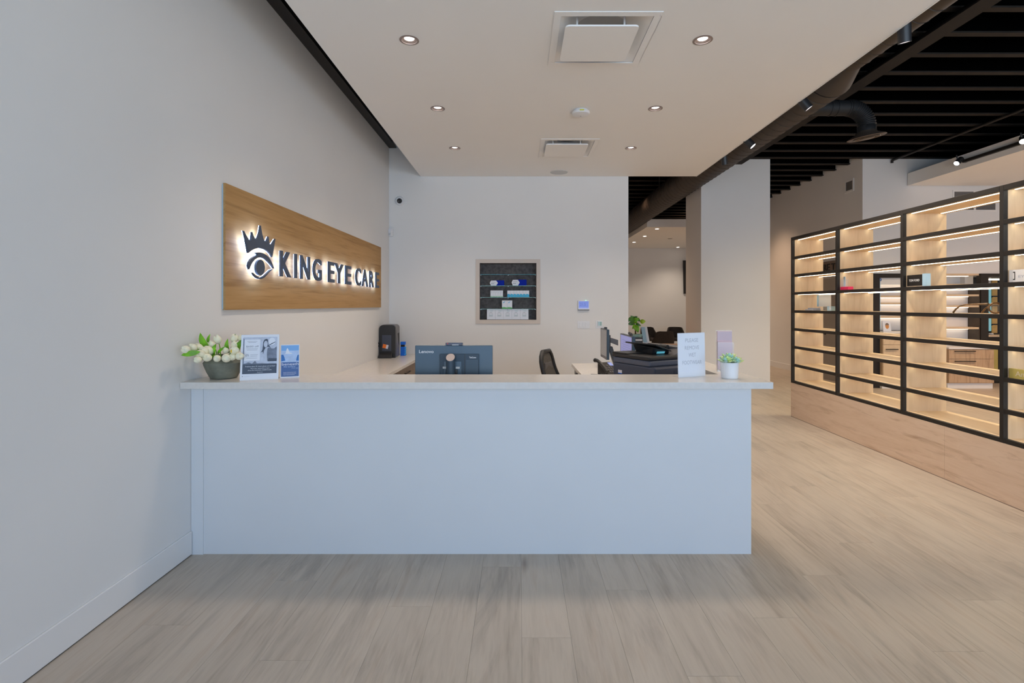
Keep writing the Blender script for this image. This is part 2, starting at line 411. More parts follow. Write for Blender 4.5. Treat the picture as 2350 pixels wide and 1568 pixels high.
# ------------------------------------------------------------------ mesh helpers
class MB:
    def __init__(self):
        self.v = []
        self.f = []

    def _add(self, vs, fs):
        o = len(self.v)
        self.v += [tuple(p) for p in vs]
        self.f += [tuple(i + o for i in q) for q in fs]
        return self

    def box(self, x0, x1, y0, y1, z0, z1, m=None):
        vs = [Vector(p) for p in ((x0, y0, z0), (x1, y0, z0), (x1, y1, z0), (x0, y1, z0),
                                  (x0, y0, z1), (x1, y0, z1), (x1, y1, z1), (x0, y1, z1))]
        if m is not None:
            vs = [m @ p for p in vs]
        return self._add(vs, [(0, 3, 2, 1), (4, 5, 6, 7), (0, 1, 5, 4), (1, 2, 6, 5), (2, 3, 7, 6), (3, 0, 4, 7)])

    def hull8(self, b, t):
        """b, t: four bottom and four top points"""
        return self._add(list(b) + list(t),
                         [(0, 3, 2, 1), (4, 5, 6, 7), (0, 1, 5, 4), (1, 2, 6, 5), (2, 3, 7, 6), (3, 0, 4, 7)])

    def tube(self, pts, r, n=12, caps=True, flat=None):
        pts = [Vector(p) for p in pts]
        rr = r if isinstance(r, (list, tuple)) else [r] * len(pts)
        vs, fs = [], []
        t = (pts[1] - pts[0]).normalized()
        up = Vector((0, 0, 1)) if abs(t.z) < 0.9 else Vector((1, 0, 0))
        a = t.cross(up).normalized()
        for i, p in enumerate(pts):
            if i == 0:
                t = pts[1] - pts[0]
            elif i == len(pts) - 1:
                t = pts[-1] - pts[-2]
            else:
                t = (pts[i + 1] - pts[i]).normalized() + (pts[i] - pts[i - 1]).normalized()
            t.normalize()
            a = (a - t * a.dot(t)).normalized()
            b = t.cross(a)
            for k in range(n):
                an = 2 * math.pi * k / n
                vs.append(p + (a * math.cos(an) + b * math.sin(an)) * rr[i])
        for i in range(len(pts) - 1):
            for k in range(n):
                fs.append((i * n + k, i * n + (k + 1) % n, (i + 1) * n + (k + 1) % n, (i + 1) * n + k))
        if caps:
            fs.append(tuple(range(n - 1, -1, -1)))
            fs.append(tuple(range((len(pts) - 1) * n, len(pts) * n)))
        return self._add(vs, fs)

    def cyl(self, c0, c1, r, n=20, r1=None):
        return self.tube([c0, c1], [r, r if r1 is None else r1], n)

    def lathe(self, prof, n=28, c=(0, 0, 0), m=None, closed=False):
        vs, fs = [], []
        for (r, z) in prof:
            for k in range(n):
                an = 2 * math.pi * k / n
                p = Vector((c[0] + r * math.cos(an), c[1] + r * math.sin(an), c[2] + z))
                vs.append(m @ p if m is not None else p)
        L = len(prof)
        for i in range(L - 1 if not closed else L):
            j = (i + 1) % L
            for k in range(n):
                fs.append((i * n + k, i * n + (k + 1) % n, j * n + (k + 1) % n, j * n + k))
        if not closed:
            if prof[0][0] > 1e-6:
                fs.append(tuple(range(n - 1, -1, -1)))
            if prof[-1][0] > 1e-6:
                fs.append(tuple(range((L - 1) * n, L * n)))
        return self._add(vs, fs)

    def prism(self, pts, ext):
        """extrude a planar outline (3-D points) by vector ext"""
        pts = [Vector(p) for p in pts]
        e = Vector(ext)
        n = len(pts)
        vs = pts + [p + e for p in pts]
        fs = [tuple(range(n - 1, -1, -1)), tuple(range(n, 2 * n))]
        for i in range(n):
            fs.append((i, (i + 1) % n, n + (i + 1) % n, n + i))
        return self._add(vs, fs)

    def ell(self, c, r, nu=14, nv=8, m=None):
        prof = [(max(1e-7, math.sin(math.pi * i / nv)), -math.cos(math.pi * i / nv)) for i in range(nv + 1)]
        vs, fs = [], []
        for (q, z) in prof:
            for k in range(nu):
                an = 2 * math.pi * k / nu
                p = Vector((c[0] + r[0] * q * math.cos(an), c[1] + r[1] * q * math.sin(an), c[2] + r[2] * z))
                vs.append(m @ p if m is not None else p)
        for i in range(nv):
            for k in range(nu):
                fs.append((i * nu + k, i * nu + (k + 1) % nu, (i + 1) * nu + (k + 1) % nu, (i + 1) * nu + k))
        return self._add(vs, fs)

    def grid(self, rows):
        """rows of points -> surface"""
        n = len(rows[0])
        vs = [p for r in rows for p in r]
        fs = []
        for i in range(len(rows) - 1):
            for k in range(n - 1):
                fs.append((i * n + k, i * n + k + 1, (i + 1) * n + k + 1, (i + 1) * n + k))
        return self._add(vs, fs)

    def mesh(self, name, smooth=0.0):
        me = bpy.data.meshes.new(name)
        me.from_pydata(self.v, [], self.f)
        bm = bmesh.new()
        bm.from_mesh(me)
        bmesh.ops.remove_doubles(bm, verts=bm.verts, dist=1e-6)
        bmesh.ops.recalc_face_normals(bm, faces=bm.faces)
        ng = [f for f in bm.faces if len(f.verts) > 4]
        if ng:
            bmesh.ops.triangulate(bm, faces=ng)
        bm.to_mesh(me)
        bm.free()
        if smooth > 0:
            for p in me.polygons:
                p.use_smooth = True
            me.set_sharp_from_angle(angle=math.radians(smooth))
        return me


def box(*a):
    return MB().box(*a)


def link(name, me, m, parent=None, bevel=0.0, seg=2):
    o = bpy.data.objects.new(name, me)
    COL.objects.link(o)
    if m is not None and len(me.materials) == 0:
        me.materials.append(M[m] if isinstance(m, str) else m)
    if parent is not None:
        o.parent = parent
    if bevel > 0:
        b = o.modifiers.new('edge', 'BEVEL')
        b.width = bevel
        b.segments = seg
        b.limit_method = 'ANGLE'
        b.angle_limit = math.radians(40)
    return o


def part(name, mb, m, parent, smooth=0.0, bevel=0.0, label=None, kind=None):
    o = link(name, mb.mesh(name, smooth), m, parent, bevel)
    if label:
        o['label'] = label
    if kind:
        o['kind'] = kind
    return o


def tag(o, label, cat, group=None):
    o['label'] = label
    o['category'] = cat
    if group:
        o['group'] = group
    return o


def thing(name, label, cat, loc=(0, 0, 0), rot=(0, 0, 0), group=None):
    o = bpy.data.objects.new(name, None)
    o.empty_display_size = 0.1
    o.location = loc
    o.rotation_euler = rot
    COL.objects.link(o)
    return tag(o, label, cat, group)


def struct(name, mb, m, bevel=0.0, smooth=0.0):
    o = link(name, mb.mesh(name, smooth), m, None, bevel)
    o['kind'] = 'structure'
    return o


def solo(name, mb, m, label, cat, loc=(0, 0, 0), rot=(0, 0, 0), group=None, smooth=0.0, bevel=0.0):
    o = link(name, mb.mesh(name, smooth), m, None, bevel)
    o.location = loc
    o.rotation_euler = rot
    return tag(o, label, cat, group)


def dup(root, loc, label=None, rotz=None):
    r = root.copy()
    COL.objects.link(r)
    r.location = loc
    if rotz is not None:
        r.rotation_euler = (0, 0, rotz)
    if label:
        r['label'] = label
    for ch in list(root.children):
        c = ch.copy()
        COL.objects.link(c)
        c.parent = r
        for g in list(ch.children):
            d = g.copy()
            COL.objects.link(d)
            d.parent = c
    return r


def carve(o, cutters):
    """cut the meshes in cutters out of o and bake the result"""
    tmp = []
    for mb in cutters:
        c = bpy.data.objects.new('cut', mb.mesh('cut'))
        COL.objects.link(c)
        md = o.modifiers.new('cut', 'BOOLEAN')
        md.operation = 'DIFFERENCE'
        md.solver = 'EXACT'
        md.object = c
        tmp.append(c)
    dg = bpy.context.evaluated_depsgraph_get()
    dg.update()
    me = bpy.data.meshes.new_from_object(o.evaluated_get(dg))
    o.modifiers.clear()
    o.data = me
    for c in tmp:
        bpy.data.objects.remove(c)
    return o


def P(px, py, d):
    return Vector(((px - 1192) * d / F, d, H + (700 - py) * d / F))


_txt = {}


def text_mb(s, cap, width=None, ext=0.0, bold=0.0):
    """flat or extruded lettering in the XY plane, lower left at the origin, cap height = cap"""
    cu = bpy.data.curves.new('t', 'FONT')
    cu.body = s
    cu.size = 1.0
    cu.extrude = 0.5 if ext > 0 else 0.0
    cu.offset = bold
    cu.resolution_u = 4
    o = bpy.data.objects.new('t', cu)
    COL.objects.link(o)
    dg = bpy.context.evaluated_depsgraph_get()
    dg.update()
    me = bpy.data.meshes.new_from_object(o.evaluated_get(dg))
    vs = [v.co.copy() for v in me.vertices]
    fs = [tuple(p.vertices) for p in me.polygons]
    bpy.data.objects.remove(o)
    bpy.data.curves.remove(cu)
    bpy.data.meshes.remove(me)
    x0 = min(v.x for v in vs)
    x1 = max(v.x for v in vs)
    y0 = min(v.y for v in vs) if not any(ch in s for ch in 'gjpqy,') else 0.0
    y1 = max(v.y for v in vs)
    sy = cap / (y1 - y0)
    sx = sy if width is None else width / (x1 - x0)
    mb = MB()
    mb._add([Vector(((v.x - x0) * sx, (v.y - y0) * sy, (v.z + 0.5) * ext if ext > 0 else 0.0)) for v in vs], fs)
    mb.w = (x1 - x0) * sx
    return mb


def xf(mb, m):
    mb.v = [tuple(m @ Vector(p)) for p in mb.v]
    return mb


def basis(o, ax, ay):
    """matrix with local x -> ax, local y -> ay, origin o"""
    ax = Vector(ax).normalized()
    ay = Vector(ay).normalized()
    az = ax.cross(ay)
    return Matrix(((ax.x, ay.x, az.x, o[0]), (ax.y, ay.y, az.y, o[1]), (ax.z, ay.z, az.z, o[2]), (0, 0, 0, 1)))


# ================================================================== SETTING
XL = -2.042          # left wall
YB = 8.06            # back wall
ZD = 4.62            # roof deck

# ---- floor: planks one by one where they can be told apart, the rest joined
floor = struct('floor', box(-2.3, 10.7, -4.4, 18.6, -0.06, -0.012), 'subfloor')
PW, PL = 0.23, 1.7


def plank_mb(x0, y0, mb=None):
    mb = mb or MB()
    g, c, t = 0.0003, 0.0012, 0.0006
    x1, y1 = x0 + PW, y0 + PL
    b = [(x0 + g, y0 + g, -0.012), (x1 - g, y0 + g, -0.012), (x1 - g, y1 - g, -0.012), (x0 + g, y1 - g, -0.012)]
    m_ = [(p[0], p[1], -t) for p in b]
    tp = [(x0 + c, y0 + c, 0), (x1 - c, y0 + c, 0), (x1 - c, y1 - c, 0), (x0 + c, y1 - c, 0)]
    fs = [(8, 9, 10, 11)]
    for i in range(4):
        j = (i + 1) % 4
        fs += [(i, j, 4 + j, 4 + i), (4 + i, 4 + j, 8 + j, 8 + i)]
    return mb._add(b + m_ + tp, fs)


pm = plank_mb(-PW / 2, -PL / 2).mesh('plank')
rest = MB()
for i in range(-9, 47):
    st = (i * 0.618 % 1.0) * PL
    for j in range(-1, 15):
        x0, y0 = 0.0107 + i * PW, -4.4 + st + (j - 0.001) * PL
        x1, y1 = x0 + PW, y0 + PL
        if y1 < -4.3 or y0 > 18.3 or x0 > 10.4:
            continue
        seen = (y1 > 2.0 and y0 < 3.25 and x0 < 3.9) or (x1 > 1.42 and x0 < 3.85 and y0 > 1.5 and y0 < 9.2) \
            or (x1 > 3.9 and x0 < 6.6 and y0 > 7.0 and y0 < 11.5)
        if seen:
            o = link('floor_plank', pm, 'plank', floor)
            o.location = ((x0 + x1) / 2, (y0 + y1) / 2, 0)
        else:
            plank_mb(x0, y0, rest)
part('far_planks', rest, 'plank', floor, kind='stuff')

# ---- walls
wl = struct('wall_left', box(XL - 0.15, XL, -4.2, YB + 0.15, 0, ZD), 'wall')
struct('trim_2', box(XL, XL + 0.004, -4.2, 3.19, 0.0, 0.006), 'black')
struct('baseboard_left', box(XL, XL + 0.012, -4.2, 3.19, 0.006, 0.15), 'trimwhite', bevel=0.004)
NX0, NX1, NZ0, NZ1 = -0.622, 0.266, H - 0.235, H + 0.656       # niche opening
wb = struct('wall_back', box(XL, 1.708, YB, YB + 0.18, 0, ZD), 'wall')
carve(wb, [box(NX0, NX1, YB - 0.02, YB + 0.14, NZ0, NZ1)])
struct('wall_corridor', box(1.53, 1.708, YB + 0.18, 18.3, 0, ZD), 'wall')
struct('wall_far', box(1.53, 6.6, 18.3, 18.45, 0, ZD), 'wall')
struct('pillar', box(3.40, 4.69, 9.62, 10.50, 0, 4.28), 'wall')
ws = struct('wall_side', box(6.42, 6.58, 9.62, 18.3, 0, ZD), 'wall')
wr = struct('wall_right_back', box(6.58, 10.5, 9.62, 10.75, 0, ZD), 'wall')
carve(wr, [box(6.61, 8.62, 9.5, 10.06, -0.1, 2.14), box(8.619, 8.80, 9.5, 9.95, -0.1, 2.14), box(8.78, 9.9, 9.5, 10.6, -0.1, 2.14)])
struct('wall_right', box(10.5, 10.65, -4.2, 10.75, 0, ZD), 'wall')
struct('baseboard_side', box(6.405, 6.42, 10.98, 18.3, 0.0, 0.13), 'trimwhite')
struct('baseboard_side', box(6.405, 6.42, 9.62, 9.80, 0.0, 0.13), 'trimwhite')
# shop front behind the camera: sill, header, mullions
wf = MB()
wf.box(XL, 10.5, -4.2, -4.05, 0, 0.12).box(XL, 10.5, -4.2, -4.05, 3.35, ZD)
struct('wall_front', wf, 'wall')
for i in range(8):
    x = XL + i * 12.5 / 7
    struct('window_%d' % (i + 1), box(x - 0.03, x + 0.03, -4.18, -4.10, 0.12, 3.35), 'black')

# ---- ceilings
ceil = struct('ceiling', box(XL - 0.15, 10.65, -4.2, 18.45, ZD, ZD + 0.08), 'deck')
for k in range(-18, 31):
    y = 4.717 + 0.438 * k
    if y > 18.2:
        break
    x0 = -1.9 if (y < 8.0 or y > 8.3) else 1.72
    if y > 8.2:
        x0 = 1.72
    j = MB()
    j.box(x0, 10.48, y, y + 0.075, 4.283, 4.30)
    jo = part('joist', j, 'joist', ceil)
    part('joist_web', MB().box(x0, 10.48, y + 0.033, y + 0.042, 4.30, 4.60).box(x0, 10.48, y, y + 0.075, 4.60, 4.62), 'deck', jo)
sb = MB()
sb.box(XL + 0.001, -1.926, -4.0, YB - 0.001, H + 2.458, H + 2.475).box(-2.0, -1.985, -4.0, YB - 0.001, H + 2.475, ZD - 0.35)
struct('ceiling_beam', sb, 'black')
bb = MB()
bb.box(3.976, 4.158, -4.0, 9.62, H + 2.628, H + 2.645).box(4.06, 4.074, -4.0, 9.62, H + 2.645, 4.282)
struct('ceiling_beam', bb, 'beam')

ZS = H + 2.015       # soffit underside
SX0, SX1 = -1.55, 2.77
soffit = struct('ceiling_soffit', box(SX0, SX1, -1.2, YB - 0.002, ZS, ZS + 0.42), 'soffit')
LIGHTS = [(-0.838, 3.911), (-0.838, 5.272), (-0.830, 6.605), (1.394, 3.911), (1.394, 5.272), (1.432, 6.605),
          ]
DIFF = [(0.24, 0.99, 3.525, 4.32), (0.262, 0.975, 6.23, 7.01)]
cuts = [MB().cyl((x, y, ZS - 0.05), (x, y, ZS + 0.1), 0.058, 24) for x, y in LIGHTS]
for (x0, x1, y0, y1) in DIFF:
    cuts.append(box(x0 + 0.05, x1 - 0.05, y0 + 0.05, y1 - 0.05, ZS - 0.05, ZS + 0.16))
carve(soffit, cuts)
struct('trim_1', box(SX1 - 0.004, SX1 + 0.006, -1.2, YB - 0.004, ZS - 0.004, ZS + 0.03), 'trimwhite')

# far soffit over the waiting area, cloud over the shop floor
struct('ceiling_far_soffit', box(3.30, 6.41, 13.30, 18.29, ZS, ZS + 0.205), 'soffit')
struct('ceiling_cloud', box(7.25, 10.49, 3.0, 9.60, H + 2.228, H + 2.455), 'soffit')

# ================================================================== DOOR, FAR WALL FITTINGS
d = struct('door_1', box(6.385, 6.42, 9.80, 10.95, 0.0, 2.17), 'doorframe')
part('door_leaf', box(6.378, 6.386, 9.90, 10.82, 0.012, 2.09), 'doorgrey', d)
part('door_handle', MB().tube([(6.38, 10.75, 0.95), (6.33, 10.75, 0.95), (6.33, 10.63, 0.95)], 0.011, 10), 'black', d)
part('door_gap', box(6.377, 6.3795, 10.815, 10.83, 0.01, 2.10), 'signbrown', d)

t = thing('door_sign', 'brown plaque with black capitals reading PRE TEST above the taupe door', 'sign', (6.418, 10.5, 2.22))
part('sign_board', box(-0.02, 0, -0.52, 0.47, 0.0, 0.235), 'signbrown', t)
part('sign_lettering', xf(text_mb('PRE TEST', 0.15, 0.86, 0.012, 0.02), basis((-0.020, 0.43, 0.035), (0, -1, 0), (0, 0, 1))), 'black', t)

t = thing('wall_vent', 'small square white framed vent high on the taupe side wall', 'vent', (6.42, 10.0, 3.75))
part('vent_frame', MB().box(-0.012, 0, -0.135, 0.135, 0, 0.035).box(-0.012, 0, -0.135, 0.135, 0.205, 0.24)
     .box(-0.012, 0, -0.135, -0.10, 0.035, 0.205).box(-0.012, 0, 0.10, 0.135, 0.035, 0.205), 'trimwhite', t)
part('vent_core', box(-0.004, 0, -0.10, 0.10, 0.035, 0.205), 'ventgrey', t)
for k in range(7):
    part('vent_slat', box(-0.010, -0.005, -0.10, 0.10, 0.04 + k * 0.024, 0.048 + k * 0.024), 'ventgrey', t)

t = thing('return_air_grille', 'wide two panel grey grille in a white frame above the shelving', 'vent', (8.51, 9.62, 3.30))
fr = MB()
for (a, b_, c, e) in ((-0.41, 0.41, 0.0, 0.03), (-0.41, 0.41, 0.37, 0.40), (-0.41, -0.385, 0.03, 0.37), (0.385, 0.41, 0.03, 0.37), (-0.018, 0.018, 0.03, 0.37)):
    fr.box(a, b_, -0.015, 0, c, e)
part('grille_frame', fr, 'trimwhite', t)
for s in (-1, 1):
    g = part('grille_panel', box(min(s * 0.018, s * 0.385), max(s * 0.018, s * 0.385), -0.005, 0, 0.03, 0.37), 'ventgrey', t)
    sl = MB()
    for k in range(22):
        sl.box(min(s * 0.02, s * 0.383), max(s * 0.02, s * 0.383), -0.010, -0.006, 0.036 + k * 0.015, 0.042 + k * 0.015)
    part('grille_slats', sl, 'ventgrey', g, kind='stuff')

# ---- left fitting behind the shelving: black post, header, shelves
t = thing('black_door_post', 'black post and header framing the left display recess', 'frame', (6.67, 9.60, 0))
part('post', box(-0.06, 0.06, 0, 0.10, 0, 2.14), 'black', t)
part('header', box(0.06, 1.2, 0, 0.10, 2.06, 2.14), 'black', t)
part('glass_edge', box(0.062, 0.085, 0.02, 0.05, 1.12, 2.0), 'lightblue', t)
part('header_panel', box(0.06, 1.0, 0.04, 0.06, 1.93, 2.06), 'wall', t)
st = part('round_sticker', MB().cyl((0.085, 0.035, 2.025), (0.085, 0.039, 2.025), 0.034, 20), 'deepblue', t)
part('sticker_mark', MB().box(0.060, 0.110, 0.0335, 0.035, 2.021, 2.029).box(0.081, 0.089, 0.0335, 0.035, 2.0, 2.05), 'paleblue', st)


def recess_shelves(label, x0, x1, zs, loc, brown):
    t = thing('recess_shelving', label, 'shelves', loc)
    part('back_panel', box(x0, x1, 0.24, 0.26, 0.0, 1.12), 'trimwhite', t)
    part('upright', box(brown[0], brown[1], brown[2], brown[3], 0.0, 1.12), 'brownpanel', t)
    for z in zs:
        s = part('shelf', box(x0 + 0.005, x1, 0.0, 0.235, z - 0.035, z), 'mapleh', t)
        part('light_strip', box(x0 + 0.01, x1 - 0.05, 0.17, 0.20, z - 0.047, z - 0.0355), 'led2', s)
    return t


recess_shelves('wooden lit shelves with a brown upright inside the black left recess', 6.76, 7.75,
               [0.92, 0.665, 0.53, 0.275], (0, 9.70, 1.065), (6.80, 6.935, 0.225, 0.239))
recess_shelves('wooden lit shelves on a white back beside the dark brown side panel', 7.76, 8.60,
               [1.375, 1.18, 0.985, 0.78, 0.37], (0, 9.622, 0.765), (8.601, 8.619, 0.0, 0.24))

t = thing('black_frame_post', 'black frame around the dark nook right of the wooden shelves', 'frame', (8.70, 9.60, 0.80))
part('post', box(-0.08, 0.06, 0, 0.10, 0, 1.34), 'black', t)
part('header', box(0.06, 1.0, 0, 0.10, 1.27, 1.34), 'black', t)
part('lamp_strip', box(0.05, 0.9, 0.12, 0.16, 1.22, 1.25), 'led2', t)

for (nm, x0, x1, ztop, hz, hx, lab) in (('left', 6.735, 7.62, 1.055, [0.73], (6.77, 7.0), 'tall pale oak drawer cabinet with white top in the left recess'),
                                        ('right', 7.95, 8.79, 0.765, [0.695, 0.51], (8.04, 8.43), 'low striped oak drawer cabinet with two black bar handles')):
    t = thing('drawer_cabinet', lab, 'cabinet', ((x0 + x1) / 2, 9.52, 0))
    hw = (x1 - x0) / 2
    part('carcass', box(-hw, hw, 0.02, 0.30, 0.10, ztop - 0.03), 'cabwood', t)
    part('cabinet_top', box(-hw - 0.005, hw + 0.005, -0.01, 0.30, ztop - 0.03, ztop), 'trimwhite', t)
    part('toe_kick', box(-hw, hw, 0.03, 0.28, 0.0, 0.10), 'trimwhite', t)
    zc = [0.11, 0.555, ztop - 0.04] if nm == 'right' else [0.11, 0.615, 0.82, ztop - 0.04]
    for a, b_ in zip(zc[:-1], zc[1:]):
        dr = part('drawer', box(-hw + 0.003, hw - 0.003, 0.0, 0.02, a, b_ - 0.006), 'cabwood' if nm == 'right' else 'mapleh', t)
        for z in hz:
            if a < z < b_:
                cx = (x0 + x1) / 2
                h_ = MB().box(hx[0] - cx, hx[1] - cx, -0.03, -0.018, z - 0.008, z + 0.008)
                h_.box(hx[0] - cx + 0.02, hx[0] - cx + 0.03, -0.018, 0, z - 0.005, z + 0.005).box(hx[1] - cx - 0.03, hx[1] - cx - 0.02, -0.018, 0, z - 0.005, z + 0.005)
                part('handle', h_, 'black', dr)

t = thing('photo_frame', 'white framed portrait photo standing on the tall pale cabinet', 'picture', (6.87, 9.60, 1.056), (math.radians(-8), 0, 0))
part('frame', MB().box(-0.075, 0.075, 0, 0.012, 0, 0.20), 'paper', t, bevel=0.002)
part('portrait', MB().prism([(0.034 * math.cos(a) + 0.005, -0.001, 0.10 + 0.052 * math.sin(a)) for a in [i * math.pi / 8 for i in range(16)]], (0, 0.001, 0)), 'facetone', t)
part('portrait_hair', MB().prism([(0.036 * math.cos(a) + 0.006, -0.002, 0.118 + 0.042 * math.sin(a)) for a in [i * math.pi / 8 for i in range(9)]], (0, 0.001, 0)), 'signbrown', t)

t = thing('dark_nook_lining', 'charcoal lined nook behind the black frame', 'panel', (9.34, 10.56, 0.0))
part('back_board', box(-0.55, 0.55, 0.0, 0.03, 0.0, 2.12), 'sheetrock', t)
solo('backlit_panel', box(-0.07, 0.07, 0, 0.02, 0, 0.92), 'tealpanel', 'tall narrow teal backlit panel in the dark nook', 'panel', (9.52, 10.45, 1.02))
solo('pale_card', box(-0.065, 0.065, 0, 0.02, 0, 0.15), 'offwhite', 'olive grey card above the teal panel in the dark nook', 'card', (9.52, 10.45, 1.96))
am = solo('amber_tile', MB().prism([(-0.055, 0, 0), (0.055, 0, 0), (0.055, 0, 0.165), (-0.035, 0, 0.165), (-0.055, 0, 0.14)], (0, 0.015, 0)),
          'amber', 'amber rounded tile in the column beside the teal panel', 'tile', (9.66, 10.45, 1.93), group='amber tiles in the dark nook')
am['label'] = 'amber rounded tile beside the teal panel, topmost of its column'
for k, z in enumerate((1.74, 1.55, 1.36, 1.17, 0.98)):
    dup(am, (9.66, 10.45, z), 'amber rounded tile beside the teal panel, %s in its column' % ['second from top', 'third from top', 'third from bottom', 'second from bottom', 'lowest'][k])
t = thing('nook_desk', 'small wooden desk inside the dark nook', 'desk', (9.55, 10.30, 0))
part('top', box(-0.3, 0.3, -0.13, 0.13, 0.92, 0.955), 'mapleh', t)
part('drawer_unit', box(-0.28, 0.28, -0.11, 0.13, 0.0, 0.92), 'black', t)
part('front_panel', box(-0.20, -0.08, -0.125, -0.112, 0.25, 0.80), 'gold', t)
solo('white_mouse', MB().ell((0, 0, 0.02), (0.035, 0.05, 0.02)), 'white', 'white rounded object on the nook desk', 'object', (9.40, 10.25, 0.955), smooth=60)

# ================================================================== CEILING FITTINGS
dl = thing('downlight', 'recessed bronze ringed downlight', 'light', (LIGHTS[0][0], LIGHTS[0][1], ZS), group='recessed downlights in the soffit')
part('trim_ring', MB().lathe([(0.056, 0.0), (0.073, 0.0), (0.074, -0.003), (0.058, -0.006), (0.056, -0.003)], 28, closed=True), 'bronze', dl, smooth=40)
part('baffle', MB().lathe([(0.0565, 0.0), (0.037, 0.012), (0.037, 0.014), (0.0575, 0.002)], 28, closed=True), 'bronze', dl, smooth=40)
part('lens', MB().lathe([(0.0001, 0.006), (0.030, 0.008), (0.038, 0.012), (0.038, 0.03), (0.0001, 0.03)], 24), 'lens', dl, smooth=40)
for i, (x, y) in enumerate(LIGHTS):
    side = 'left' if x < 0 else 'right'
    o = dl if i == 0 else dup(dl, (x, y, ZS))
    near = ['nearest', 'middle', 'farthest'][i % 3]
    o['label'] = 'recessed bronze ringed downlight, %s in the %s hand row of the soffit' % (near, side)
    lp = light('downlight_lamp', 'SPOT', (x, y, ZS - 0.01), (0, 0, 0), 138, WARM, spot_size=math.radians(118), spot_blend=1.0, shadow_soft_size=0.22)

for i, (x0, x1, y0, y1) in enumerate(DIFF):
    cx, cy = (x0 + x1) / 2, (y0 + y1) / 2
    hx, hy = (x1 - x0) / 2, (y1 - y0) / 2
    t = thing('air_diffuser', ('large white square ceiling air diffuser nearest the camera', 'smaller looking square ceiling air diffuser near the back wall')[i],
              'diffuser', (cx, cy, ZS))
    fr = MB()
    o_, n_ = 0.0, 0.052
    fr.box(-hx, hx, -hy, -hy + n_, -0.006, 0).box(-hx, hx, hy - n_, hy, -0.006, 0)
    fr.box(-hx, -hx + n_, -hy + n_, hy - n_, -0.006, 0).box(hx - n_, hx, -hy + n_, hy - n_, -0.006, 0)
    part('frame', fr, 'soffit', t, bevel=0.002)
    # sloped pan rising to a round neck
    rows = []
    N = 32
    for (q, z) in ((1.0, 0.002), (0.93, 0.012), (0.80, 0.06), (0.62, 0.085)):
        r_ = []
        for k in range(N + 1):
            a = 2 * math.pi * k / N
            c, s = math.cos(a), math.sin(a)
            m_ = max(abs(c), abs(s))
            sqx, sqy = c / m_ * (hx - n_), s / m_ * (hy - n_)
            rx, ry = c * (hx - n_), s * (hy - n_)
            bl = (1.0 - q) / 0.38
            r_.append(((sqx * (1 - bl) + rx * bl) * q, (sqy * (1 - bl) + ry * bl) * q, z))
        rows.append(r_)
    rows.append([(0.60 * (hx - n_) * math.cos(2 * math.pi * k / N), 0.60 * (hy - n_) * math.sin(2 * math.pi * k / N), 0.15) for k in range(N + 1)])
    part('pan', MB().grid(rows), 'soffit', t, smooth=50)
    part('neck_cap', MB().cyl((0, 0, 0.150), (0, 0, 0.155), 0.6 * (hx - n_), 28), 'offwhite' if i == 0 else 'ventgrey', t)
    pz = -0.045 if i == 0 else -0.035
    ph = 0.26
    px_ = -0.03
    rc = []
    for (sx, sy, a0) in ((1, 1, 0), (-1, 1, 90), (-1, -1, 180), (1, -1, 270)):
        for k in range(5):
            a = math.radians(a0 + k * 22.5)
            rc.append((px_ + sx * (ph - 0.03) + 0.03 * math.cos(a), -0.05 + sy * (ph - 0.03) + 0.03 * math.sin(a), pz - 0.012))
    part('face_plate', MB().prism(rc, (0, 0, 0.012)), 'soffit', t)
    for sx in (-1, 1):
        for sy in (-1, 1):
            part('hanger', box(px_ + sx * 0.17 - 0.006, px_ + sx * 0.17 + 0.006, -0.05 + sy * 0.17 - 0.01, -0.05 + sy * 0.17 + 0.01, pz, 0.083), 'white', t)

t = thing('smoke_detector', 'small round white smoke detector on the soffit between the diffusers', 'detector', (0.637, 5.33, ZS))
part('base', MB().lathe([(0.0001, -0.0), (0.075, 0.0), (0.078, -0.012), (0.0001, -0.012)], 28), 'white', t, smooth=40)
part('cap', MB().lathe([(0.088, -0.012), (0.094, -0.025), (0.086, -0.042), (0.05, -0.050), (0.0001, -0.051)], 28), 'white', t, smooth=40)
part('yellow_label', box(-0.022, 0.022, -0.099, -0.090, -0.032, -0.022), 'yellow', t)
part('lamp_dot', MB().cyl((0.0, 0.02, -0.053), (0.0, 0.02, -0.049), 0.006, 10), 'inkgrey', t)

t = thing('ceiling_speaker', 'flat round pale grey speaker in the soffit by the back wall', 'speaker', (0.60, 7.80, ZS))
part('rim', MB().lathe([(0.122, 0.0), (0.134, 0.0), (0.133, -0.006), (0.122, -0.008)], 32, closed=True), 'offwhite', t, smooth=40)
part('grille', MB().lathe([(0.0001, -0.007), (0.123, -0.006), (0.123, 0.0), (0.0001, 0.0)], 32), 'offwhite', t, smooth=40)

# ---- spiral duct, reducer, flexible branch
t = thing('spiral_duct', 'long dark brown spiral duct running beside the soffit edge', 'duct', (3.15, 0, H + 2.35))
NC = 28


def helix(r, y0, y1, pitch, zoff):
    mb = MB()
    n = int((y1 - y0) / pitch * 20)
    pts = []
    for k in range(n + 1):
        a = 2 * math.pi * k / 20
        pts.append((r * math.cos(a), y0 + (y1 - y0) * k / n, zoff + r * math.sin(a)))
    return mb.tube(pts, 0.006, 5)


